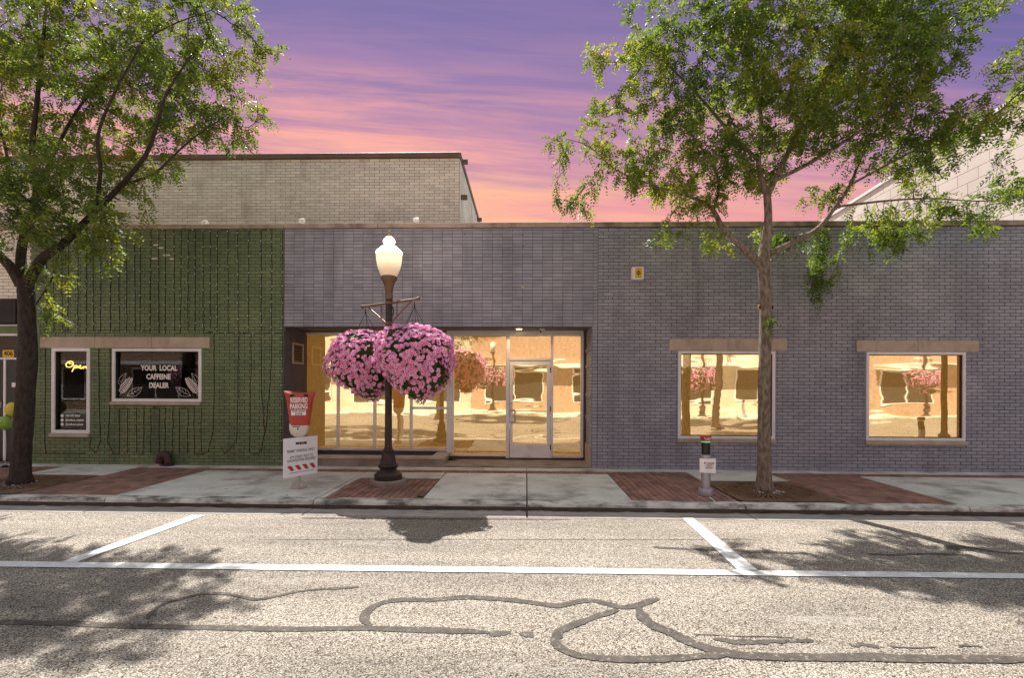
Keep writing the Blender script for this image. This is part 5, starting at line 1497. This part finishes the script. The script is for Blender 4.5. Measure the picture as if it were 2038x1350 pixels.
# ---- lemon and lime balloons by the shop door
def balloon(px, py, r, mat, label, ridged):
    c = onY(px, py, 9.55)
    t = thing('balloon', label, 'balloon', (c.x, 9.55, 0.003), group='fruit balloons by the shop door')
    m = MB(); prof = []
    for k in range(15):
        a = -PI / 2 + PI * k / 14; prof.append((max(.004, r * math.cos(a) * (1 if ridged else .86)), c.z + r * math.sin(a) * (1 if ridged else 1.1)))
    m.lathe(prof, c.x, 9.55, 36, 0, .02 if ridged else .008, 9)
    m.build('body', mat, t, True)
    m = MB(); m.lathe([(.003, c.z - r * 1.15), (.016, c.z - r * 1.08), (.01, c.z - r * .98)], c.x, 9.55, 10); m.build('knot', mat, t)
    m = MB(); m.tube([(c.x, 9.55, c.z - r * 1.1), (c.x + .015, 9.56, c.z * .5), (c.x, 9.55, .012)], .003, 5); m.build('string', 'print_white', t)
    m = MB(); m.lathe([(.05, .003), (.05, .03), (.02, .05)], c.x, 9.55, 14); m.build('weight', 'lamp_iron', t)
balloon(24, 815, .125, 'lemon', 'yellow lemon balloon behind the left tree trunk', False)
balloon(10, 842, .135, 'lime', 'green lime balloon by the dark shop door', True)

# ---- weeds and fallen leaves
def tuft(c, r, n, label, tall=.08):
    m = MB(); rr = random.Random(int(abs(c.x) * 100))
    for k in range(n):
        a = rr.uniform(0, 2 * PI); q = rr.uniform(0, r); b = Vector((c.x + q * math.cos(a), c.y + q * math.sin(a), c.z)); d = Vector((rr.gauss(0, .6), rr.gauss(0, .6), 1)).normalized() * rr.uniform(.4, 1) * tall
        s = d.cross(Vector((rr.gauss(0, 1), rr.gauss(0, 1), .1))).normalized() * .006
        m.poly([b - s * .3, b + d * .5 - s, b + d, b + d * .5 + s])
    m.build('weed', 'petunia_leaf', label=label, category='weed', group='weeds in the paving')
tuft(Vector((onY(898, 908, 10.75).x, 10.72, .031)), .13, 150, 'straggly weed in the corner beside the planter end', .07)
tuft(Vector((onZ(836, 991, 0).x, onZ(836, 991, 0).y, 0.0)), .05, 50, 'tiny weed at the corner of the brick field behind the kerb', .05)
m = MB()
for k in range(130):
    x = random.uniform(-9, 9); y = KERB_F - .035 - abs(random.gauss(0, .05)); z = Z_ROAD + .0065; a = random.uniform(0, 6.3); L = random.uniform(.008, .02)
    d = Vector((math.cos(a), math.sin(a), random.uniform(0, .3))) * L; s = Vector((-math.sin(a), math.cos(a), random.uniform(-.2, .2))) * L * .45; c = Vector((x, y, z))
    m.poly([c, c + d * .5 + s, c + d, c + d * .5 - s])
m.build('fallen_leaves', 'dead_leaf', kind='stuff', label='yellow fallen leaflets lying in the gutter', category='leaves')

# ================================================================== trees
def catmull(P, sub):
    out = []
    for i in range(len(P) - 1):
        p0, p1, p2, p3 = P[max(i - 1, 0)], P[i], P[i + 1], P[min(i + 2, len(P) - 1)]
        for k in range(sub):
            t = k / sub
            out.append(0.5 * ((2 * p1) + (p2 - p0) * t + (2 * p0 - 5 * p1 + 4 * p2 - p3) * t * t + (3 * p1 - p0 - 3 * p2 + p3) * t ** 3))
    out.append(P[-1]); return out

def nrm(a): return a / np.maximum(1e-9, np.linalg.norm(a, axis=-1, keepdims=True))

def frond_mesh(name, P, D, Ln, mat, g, pairs=6, leaf=.060):
    N = len(P); down = np.array([0, 0, -1.0])
    up = nrm(np.array([0, 0, 1.0]) + g.normal(0, .45, (N, 3)))
    side = nrm(np.cross(D, up)); nr = nrm(np.cross(side, D))
    verts = []
    for q in range(pairs):
        t = 0.14 + 0.86 * q / (pairs - 1)
        c = P + D * (Ln * t)[:, None] + down * (Ln * .38 * t * t)[:, None]
        tan = nrm(D + down * .76 * t)
        l = leaf * (.62 + .5 * math.sin(PI * (0.12 + .8 * t)))
        for sg in (-1, 1):
            jit = g.normal(0, .28, (N, 3))
            ld = nrm(side * sg * .86 + tan * .46 + nr * g.normal(.05, .3, (N, 1)) + jit * .5)
            wd = nrm(np.cross(ld, nr + jit))
            w = l * .25
            verts.append(np.stack([c, c + ld * l * .45 + wd * w, c + ld * l, c + ld * l * .45 - wd * w], axis=1))
    V = np.concatenate(verts, axis=0).reshape(-1, 3)
    nq = len(V) // 4
    me = bpy.data.meshes.new(name)
    me.vertices.add(len(V)); me.vertices.foreach_set('co', V.astype(np.float32).ravel())
    me.loops.add(nq * 4); me.loops.foreach_set('vertex_index', np.arange(nq * 4, dtype=np.int32))
    me.polygons.add(nq); me.polygons.foreach_set('loop_start', np.arange(0, nq * 4, 4, dtype=np.int32)); me.polygons.foreach_set('loop_total', np.full(nq, 4, dtype=np.int32))
    me.materials.append(MATS[mat]); me.update(calc_edges=True)
    return me

def locust(label, base, limbs, blobs, n_attr, seed, bark, leafmat, trunk_len=1, frond_per=3.3):
    """limbs: list of (points, radii); the first is the trunk.  blobs: (centre, radii, weight)"""
    g = np.random.default_rng(seed); rr = random.Random(seed)
    t = thing('locust_tree', label, 'tree', base, group='honey locust street trees')
    pos, par, rad = [], [], []
    for li, (pts, radii) in enumerate(limbs):
        C = catmull([Vector(p) for p in pts], 6)
        R = np.interp(np.linspace(0, len(radii) - 1, len(C)), range(len(radii)), radii)
        m = MB(); nseg = 18 if R[0] > .07 else 10
        m.tube(C, list(R), nseg)
        if li == 0:
            for i, v in enumerate(m.v):                      # furrowed, slightly lumpy trunk with a root flare
                p = Vector(v); ring = i // nseg
                cc = C[min(ring, len(C) - 1)]; d = p - cc
                fl = 1 + .35 * max(0, (.22 - p.z) / .22) ** 2
                k = 1 + .06 * math.sin(5 * math.atan2(d.y, d.x) + p.z * 3) + rr.uniform(-.03, .03)
                m.v[i] = tuple(cc + Vector((d.x * k * fl, d.y * k * fl, d.z)))
        m.build('trunk' if li == 0 else 'limb', bark, t, True)
        if li == 0:
            C = C[int(len(C) * .55):]; R = R[int(len(R) * .55):]
        first = None
        # attach to the nearest node laid so far
        q = None
        if pos:
            A = np.array(pos); q = int(np.argmin(((A - np.array(C[0])) ** 2).sum(1)))
        for c, r in zip(C, R):
            if pos and q is not None and (Vector(pos[q]) - c).length < .09:
                continue
            pos.append(tuple(c)); par.append(-1 if q is None else q); rad.append(r); q = len(pos) - 1
    n_hand = len(pos)
    W = np.array([b[2] * b[1][0] * b[1][1] * b[1][2] for b in blobs]) ** .8; W /= W.sum()
    att = []
    per = 26
    picks = [i for i in range(len(blobs)) for _ in range(max(1, int(round(W[i] * n_attr / per + g.random() - .5))))]
    for i in picks:           # foliage grows in sprays with gaps between
        c, r, _ = blobs[i]
        u = g.normal(0, 1, 3); u /= np.linalg.norm(u); u *= g.random() ** (1 / 2.4)
        c2 = np.array(c) + u * np.array(r)
        sg = min(.20, min(r) * .45 + .03)
        for q in range(per):
            att.append(c2 + g.normal(0, 1, 3) * sg * np.array([1.25, 1.0, .72]))
    att = np.array(att)
    behind = (att[:, 1] > 9.75) & (att[:, 2] < ZCOP + .25)
    att[behind, 1] = 9.0 + g.random(behind.sum()) * .6
    att = att[att[:, 2] > 2.6]
    pos = [np.array(p) for p in pos]
    A = np.array(pos)
    D2 = ((att[:, None, :] - A[None]) ** 2).sum(2); near = D2.argmin(1); nd = np.sqrt(D2.min(1)); alive = np.ones(len(att), bool)
    step, kill = .13, .17
    ch_dir = {}
    for it in range(110):
        act = np.where(alive)[0]
        if len(act) == 0: break
        new = []
        order = {}
        for a in act: order.setdefault(int(near[a]), []).append(a)
        for k, lst in order.items():
            v = att[lst] - pos[k]; d = nrm(v).sum(0) / len(lst)
            if len(lst) > 1 and np.linalg.norm(d) < .3: d = nrm(v)[0]
            d = d + g.normal(0, .10, 3)
            d = d / max(1e-6, np.linalg.norm(d))
            prev = ch_dir.setdefault(k, [])
            if any(np.dot(d, e) > .96 for e in prev): 
                d = nrm(att[lst[0]] - pos[k] + g.normal(0, .02, 3))
                if any(np.dot(d, e) > .985 for e in prev):
                    alive[lst[0]] = False; continue
            prev.append(d)
            new.append((k, pos[k] + d * step))
        if not new: break
        s0 = len(pos)
        for k, p in new:
            pos.append(p); par.append(k); rad.append(0)
        NP = np.array([p for _, p in new])
        ia = np.where(alive)[0]
        if len(ia) == 0: break
        d2 = ((att[ia][:, None, :] - NP[None]) ** 2).sum(2); mn = d2.min(1); am = d2.argmin(1)
        up_ = np.sqrt(mn) < nd[ia]
        near[ia[up_]] = s0 + am[up_]; nd[ia[up_]] = np.sqrt(mn[up_])
        alive[ia[nd[ia] < kill]] = False
    n = len(pos); Pn = np.array(pos); par = np.array(par)
    acc = np.zeros(n); kids = np.zeros(n, int)
    for i in range(n - 1, -1, -1):
        if acc[i] == 0: acc[i] = .0034 ** 2.2
        if par[i] >= 0 and i >= n_hand:
            acc[par[i]] += acc[i]; kids[par[i]] += 1
        elif par[i] >= 0:
            acc[par[i]] += 0
    r = acc ** (1 / 2.2)
    for i in range(n_hand): r[i] = max(rad[i], .004)
    m = MB()
    for i in range(n_hand, n):
        k = par[i]
        r0, r1 = min(r[k], r[i] * 1.2), r[i]
        if k < n_hand: r0 = min(r[k] * .8, r[i] * 1.5)
        m.tube([Pn[k], Pn[i]], [max(r0, .0036), max(r1, .0032)], 5 if r[i] > .012 else 4, 0, False)
    m.build('branches', 'twig_bark' if bark == 'bark' else bark, t, True)
    thin = np.where((r < .0105) & (np.arange(n) >= n_hand))[0]
    P, D = [], []
    for i in thin:
        k = par[i]; seg = Pn[i] - Pn[k]; d = seg / max(1e-6, np.linalg.norm(seg))
        nf = int(frond_per + g.random()) + (2 if kids[i] == 0 else 0)
        for q in range(nf):
            o = g.normal(0, 1, 3); o -= d * np.dot(o, d); o /= max(1e-6, np.linalg.norm(o))
            v = d * g.uniform(.1, .9) + o * .9 + np.array([0, 0, -.28]); v /= np.linalg.norm(v)
            P.append(Pn[k] + seg * g.random()); D.append(v)
    P, D = np.array(P), np.array(D); Ln = g.uniform(.13, .24, len(P))
    me = frond_mesh('crown', P, D, Ln, leafmat, g)
    link('crown', me, t)
    print('tree', label, 'nodes', n, 'fronds', len(P))
    return t

def pxl(pts, Y0):
    return [onY(x, y, Y0 + dy) for x, y, dy in pts]
def blob(px, py, rx, ry, Y, ryd, w=1.0):
    c = onY(px, py, Y); k = Y / 1000.0
    return (tuple(c), (rx * k, ryd, ry * k), w)

YR = TREE_R.y
rb = onZ(1522, 976, 0); YR = rb.y
limbs_r = [
    (pxl([(1522, 977, 0), (1521, 900, 0), (1520, 800, 0), (1523, 700, 0), (1524, 610, 0), (1520, 520, 0), (1529, 440, 0.03), (1527, 388, .05)], YR), [.122, .098, .089, .088, .092, .088, .060, .053]),
    (pxl([(1516, 528, 0), (1482, 496, -.1), (1440, 455, .1), (1420, 420, .2), (1398, 402, .3), (1355, 386, .4), (1310, 372, .5)], YR), [.068, .055, .046, .038, .03, .02, .012]),
    (pxl([(1532, 505, 0), (1580, 482, .2), (1628, 455, .4), (1662, 412, .5), (1692, 368, .55), (1712, 318, .6), (1745, 255, .7)], YR), [.058, .046, .04, .034, .028, .02, .012]),
    (pxl([(1527, 392, .05), (1510, 330, .1), (1516, 250, .2), (1500, 150, .4), (1490, 40, .5), (1480, -80, .6)], YR), [.045, .04, .034, .028, .02, .012]),
    (pxl([(1530, 385, .05), (1570, 300, .25), (1610, 215, .4), (1660, 120, .6), (1700, 20, .8), (1740, -80, .9)], YR), [.045, .038, .032, .027, .02, .012]),
    (pxl([(1540, 360, .1), (1610, 325, .0), (1690, 275, -.1), (1780, 215, -.1), (1860, 150, -.1)], YR), [.034, .03, .024, .018, .01]),
    (pxl([(1512, 322, .1), (1450, 260, .4), (1390, 190, .7), (1330, 130, .9), (1270, 80, 1.0)], YR), [.034, .028, .022, .016, .01]),
    (pxl([(1420, 420, .2), (1430, 360, .4), (1400, 300, .5), (1360, 250, .7)], YR), [.026, .022, .016, .01]),
    (pxl([(1310, 372, .5), (1250, 350, .5), (1215, 330, .5), (1170, 290, .5), (1120, 275, .5)], YR), [.012, .010, .008, .007, .005]),
    (pxl([(1662, 412, .5), (1760, 400, .8), (1850, 395, 1.0), (1960, 400, 1.0), (2040, 385, 1.0)], YR), [.022, .018, .014, .010, .006]),
    (pxl([(1692, 368, .55), (1780, 320, .3), (1880, 270, .1), (1980, 230, -.1)], YR), [.02, .016, .012, .007]),
]
blobs_r = [blob(*a) for a in (
    (1440, 160, 150, 130, YR + .6, 1.1, 1.1), (1300, 190, 85, 75, YR + .9, .6, .8), (1270, 95, 75, 55, YR + 1.0, .6, .7), (1380, 60, 120, 80, YR + .8, 1.0, 1), (1560, 60, 150, 110, YR + .3, 1.4, 1.1),
    (1560, 220, 130, 90, YR + .1, 1.2, 1.1), (1680, 170, 130, 90, YR + .3, 1.3, 1.1), (1730, 50, 140, 90, YR + .2, 1.4, 1.0), (1850, 60, 90, 80, YR, 1.0, .7), (1820, 190, 120, 70, YR - .1, 1.1, 1.1), (1930, 240, 100, 60, YR - .1, .9, .9),
    (1390, 330, 120, 60, YR + .4, .9, 1.1), (1290, 370, 80, 60, YR + .5, .6, .8), (1490, 310, 110, 60, YR + .1, .9, 1.0), (1320, 270, 75, 50, YR + .6, .6, .6),
    (1110, 285, 34, 18, YR + .5, .25, .6), (1175, 300, 45, 20, YR + .5, .25, .8), (1185, 395, 62, 22, YR + .5, .3, .7), (1110, 408, 20, 12, YR + .5, .2, .3), (1275, 480, 45, 13, YR + .4, .25, .22), (1455, 478, 45, 16, YR + .6, .3, .3), (1380, 440, 60, 28, YR + .3, .4, .5),
    (1640, 400, 60, 25, YR + .9, .5, .25), (1780, 440, 90, 38, YR + 1.0, .5, 1.1), (1890, 415, 85, 32, YR + 1.0, .5, .8), (1850, 340, 110, 38, YR + .8, .7, .8), (1980, 445, 50, 20, YR + 1.0, .4, .4), (1780, 480, 45, 24, YR + .6, .4, .5),
    (1660, 545, 30, 10, YR + 1.45, .15, .1), (1622, 565, 10, 12, YR + 1.45, .1, .05), (1622, 592, 10, 10, YR + 1.45, .1, .05), (1560, 470, 40, 25, YR + .5, .4, .35), (2010, 120, 30, 40, YR - .2, .4, .35), (2020, 320, 50, 50, YR, .6, .6), (1640, 300, 90, 40, YR + .2, .9, .45), (1740, 280, 90, 40, YR, .9, .7),
    (1500, -110, 220, 90, YR + .4, 1.4, 0.25), (1720, -110, 200, 90, YR + .3, 1.4, 0.25), (2120, 400, 70, 60, YR + .9, .7, 0.30), (2100, 180, 80, 80, YR, 1.0, 0.25), (1950, -40, 90, 80, YR, 1.0, .3), (2200, 330, 90, 80, YR, 1.0, 0.25), (1535, 645, 9, 16, YR - .15, .1, .05))]
rt_tree = locust('honey locust with pale bark and pruning scars beside the bollard meter', rb, limbs_r, blobs_r, 3500, 5, 'bark', 'locust_leaf')

for px, sx in ((1512, -1), (1537, 1)):
    c = onY(px, 612, YR - .075)
    m = MB(); n = 16
    for q, (r, dy) in enumerate(((.034, .03), (.036, -.008), (.026, -.014), (.018, -.004), (.004, -.002))):
        for k in range(n):
            a = 2 * PI * k / n; m.v.append((c.x + r * math.cos(a) * .62, c.y + dy + sx * 0 + r * .2 * abs(math.cos(a)), c.z + r * 1.35 * math.sin(a)))
    for q in range(4):
        for k in range(n):
            m.face([q * n + k, q * n + (k + 1) % n, (q + 1) * n + (k + 1) % n, (q + 1) * n + k], 1 if q >= 2 else 0)
    m.build('pruning_scar', ['cut_wood', 'bark_dark'], rt_tree, True)
lb = onZ(41, 962, 0); YL = lb.y
limbs_l = [
    (pxl([(41, 963, 0), (44, 880, 0), (50, 780, 0), (56, 700, 0), (55, 630, 0), (52, 580, 0), (50, 556, 0)], YL), [.138, .130, .125, .127, .120, .116, .112]),
    (pxl([(44, 568, 0), (20, 530, -.1), (-15, 500, -.2), (-70, 470, -.3), (-140, 420, -.3), (-220, 340, -.2)], YL), [.095, .075, .06, .048, .035, .015]),
    (pxl([(46, 560, 0), (42, 510, .1), (52, 450, .2), (72, 385, .3), (64, 300, .3), (74, 200, .2), (84, 100, .1), (95, -20, 0)], YL), [.09, .07, .06, .05, .042, .034, .026, .014]),
    (pxl([(56, 562, 0), (84, 515, -.1), (130, 482, -.2), (190, 420, -.3), (240, 370, -.3), (290, 308, -.4), (312, 250, -.4), (332, 185, -.5), (380, 110, -.5)], YL), [.088, .07, .056, .046, .038, .03, .024, .018, .01]),
    (pxl([(240, 370, -.3), (305, 346, -.3), (345, 310, -.2), (390, 270, -.1), (450, 230, 0)], YL), [.026, .02, .016, .012, .006]),
    (pxl([(190, 420, -.3), (200, 340, -.8), (195, 270, -1.1), (230, 180, -1.3), (280, 90, -1.4)], YL), [.03, .026, .021, .016, .009]),
    (pxl([(52, 450, .2), (20, 380, .6), (10, 290, .9), (-30, 180, 1.1), (-60, 60, 1.2)], YL), [.036, .03, .025, .018, .01]),
    (pxl([(72, 605, -.05), (98, 565, -.1), (112, 530, -.1), (118, 500, -.1)], YL), [.014, .011, .008, .005]),
    (pxl([(72, 385, .3), (110, 300, .5), (160, 210, .7), (230, 130, .8), (320, 60, .8), (420, 20, .7)], YL), [.03, .026, .022, .017, .012, .006]),
]
blobs_l = [blob(*a) for a in (
    (90, 90, 120, 90, YL + 0.75, 1.3, .9), (240, 80, 120, 80, YL + 0.75, 1.3, .8), (370, 70, 90, 60, YL + 0.75, 1.0, .65), (455, 70, 45, 55, YL + 0.65, .6, .45), (190, 190, 120, 60, YL + 0.65, 1.2, .6), (330, 180, 110, 55, YL + 0.75, 1.0, .6), (430, 190, 60, 45, YL + 0.75, .6, .4),
    (420, 255, 85, 36, YL + 0.65, .7, .5), (500, 275, 35, 14, YL + 0.65, .3, .22), (522, 228, 16, 12, YL + 0.75, .2, .12), (505, 90, 22, 16, YL + 0.75, .2, .15), (300, 300, 110, 40, YL + 0.7, .8, .45), (370, 345, 65, 26, YL + 0.8, .5, .42), (310, 375, 60, 28, YL + 0.05, .6, .4),
    (110, 370, 130, 70, YL + -0.25, .9, 0.78), (70, 440, 110, 55, YL + -0.60, .7, 0.78), (190, 440, 75, 42, YL + -0.60, .6, 0.64), (240, 475, 38, 24, YL + -0.30, .35, .38), (170, 510, 45, 30, YL + -0.40, .4, 0.34), (100, 560, 22, 32, YL + -0.20, .25, 0.15), (85, 630, 16, 28, YL + -0.20, .2, 0.07),
    (40, 230, 90, 90, YL + 0.95, 1.2, .8), (-90, 150, 120, 130, YL + 0.75, 1.3, 0.27), (-110, 340, 110, 90, YL + 0.15, 1.0, 0.23), (150, -50, 220, 60, YL + 0.75, 1.4, 0.23), (380, -30, 110, 50, YL + 0.75, 1.0, 0.18), (-20, 400, 60, 60, YL + -0.50, .7, 0.31), (-150, 20, 120, 90, YL + 0.75, 1.2, 0.18))]
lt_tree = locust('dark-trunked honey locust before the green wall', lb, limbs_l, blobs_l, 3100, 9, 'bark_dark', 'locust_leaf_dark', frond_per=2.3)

# ================================================================== the other side of the street (seen in the shop glass)
fw = thing('far_sidewalk', 'sunlit concrete pavement across the road seen in reflections', 'sidewalk', (0, -8, 0), kind='structure')
m = MB(); m.box(-40, 40, -10.0, FAR_KERB - .2, -.2, 0); m.build('paving', 'concrete_slab', fw)
m = MB(); m.cbox(-40, 40, FAR_KERB - .2, FAR_KERB, -.2, 0.004, .02); m.build('kerb_stone', 'kerb_concrete', fw)
fk = 0
for (x0, x1, h, mt, lab) in ((-38, -16, 6.2, 'far_brick', 'brick shop row across the road mirrored at far left'), (-16, -3.5, 4.6, 'far_stucco', 'cream shop across the road mirrored in the storefront'), (-3.5, 7.5, 5.0, 'far_brick', 'brown brick shop with white canopy mirrored in the glass door'), (7.5, 20, 5.6, 'far_stucco', 'pale shop across the road mirrored in the bollard window'), (20, 38, 6.5, 'far_brick', 'brick building across the road mirrored at far right')):
    b = thing('far_shop_building', lab, 'building', ((x0 + x1) / 2, -12, 0), group='shops across the road')
    m = MB(); m.box(x0 + .01, x1 - .01, -19, -10.0, -.1, h); m.build('wall', mt, b)
    m = MB(); m.cbox(x0 + .02, x1 - .02, -10.2, -9.9, h + .001, h + .18, .02); m.build('coping', 'coping_stone', b)
    n = int((x1 - x0) // 4)
    for k in range(n):
        a = x0 + (x1 - x0) * (k + .18) / n; c = x0 + (x1 - x0) * (k + .82) / n
        w = part('window', b)
        m = MB(); m.box(a, c, -10.05, -9.97, .7, 2.5); m.build('pane', 'far_dark', w)
        for r in ((a - .06, c + .06, 2.5, 2.58), (a - .06, c + .06, .6, .7), (a - .06, a, .7, 2.5), (c, c + .06, .7, 2.5), ((a + c) / 2 - .03, (a + c) / 2 + .03, .7, 2.5)):
            m = MB(); m.box(r[0], r[1], -10.06, -9.93, r[2], r[3]); m.build('frame_bar', 'white_frame', w)
    m = MB(); m.cbox(x0 + .4, x1 - .4, -10.05, -9.2, 2.75, 2.95, .02); m.build('canopy', 'white_plastic', b)
o = copy_tree(lt_tree); o.location = (15.6, -7.4, 0); o['label'] = 'street tree across the road mirrored in the right shop windows'
o = copy_tree(lt_tree); o.location = (4.6, -7.4, 0); o['label'] = 'street tree across the road mirrored right of the glass door'
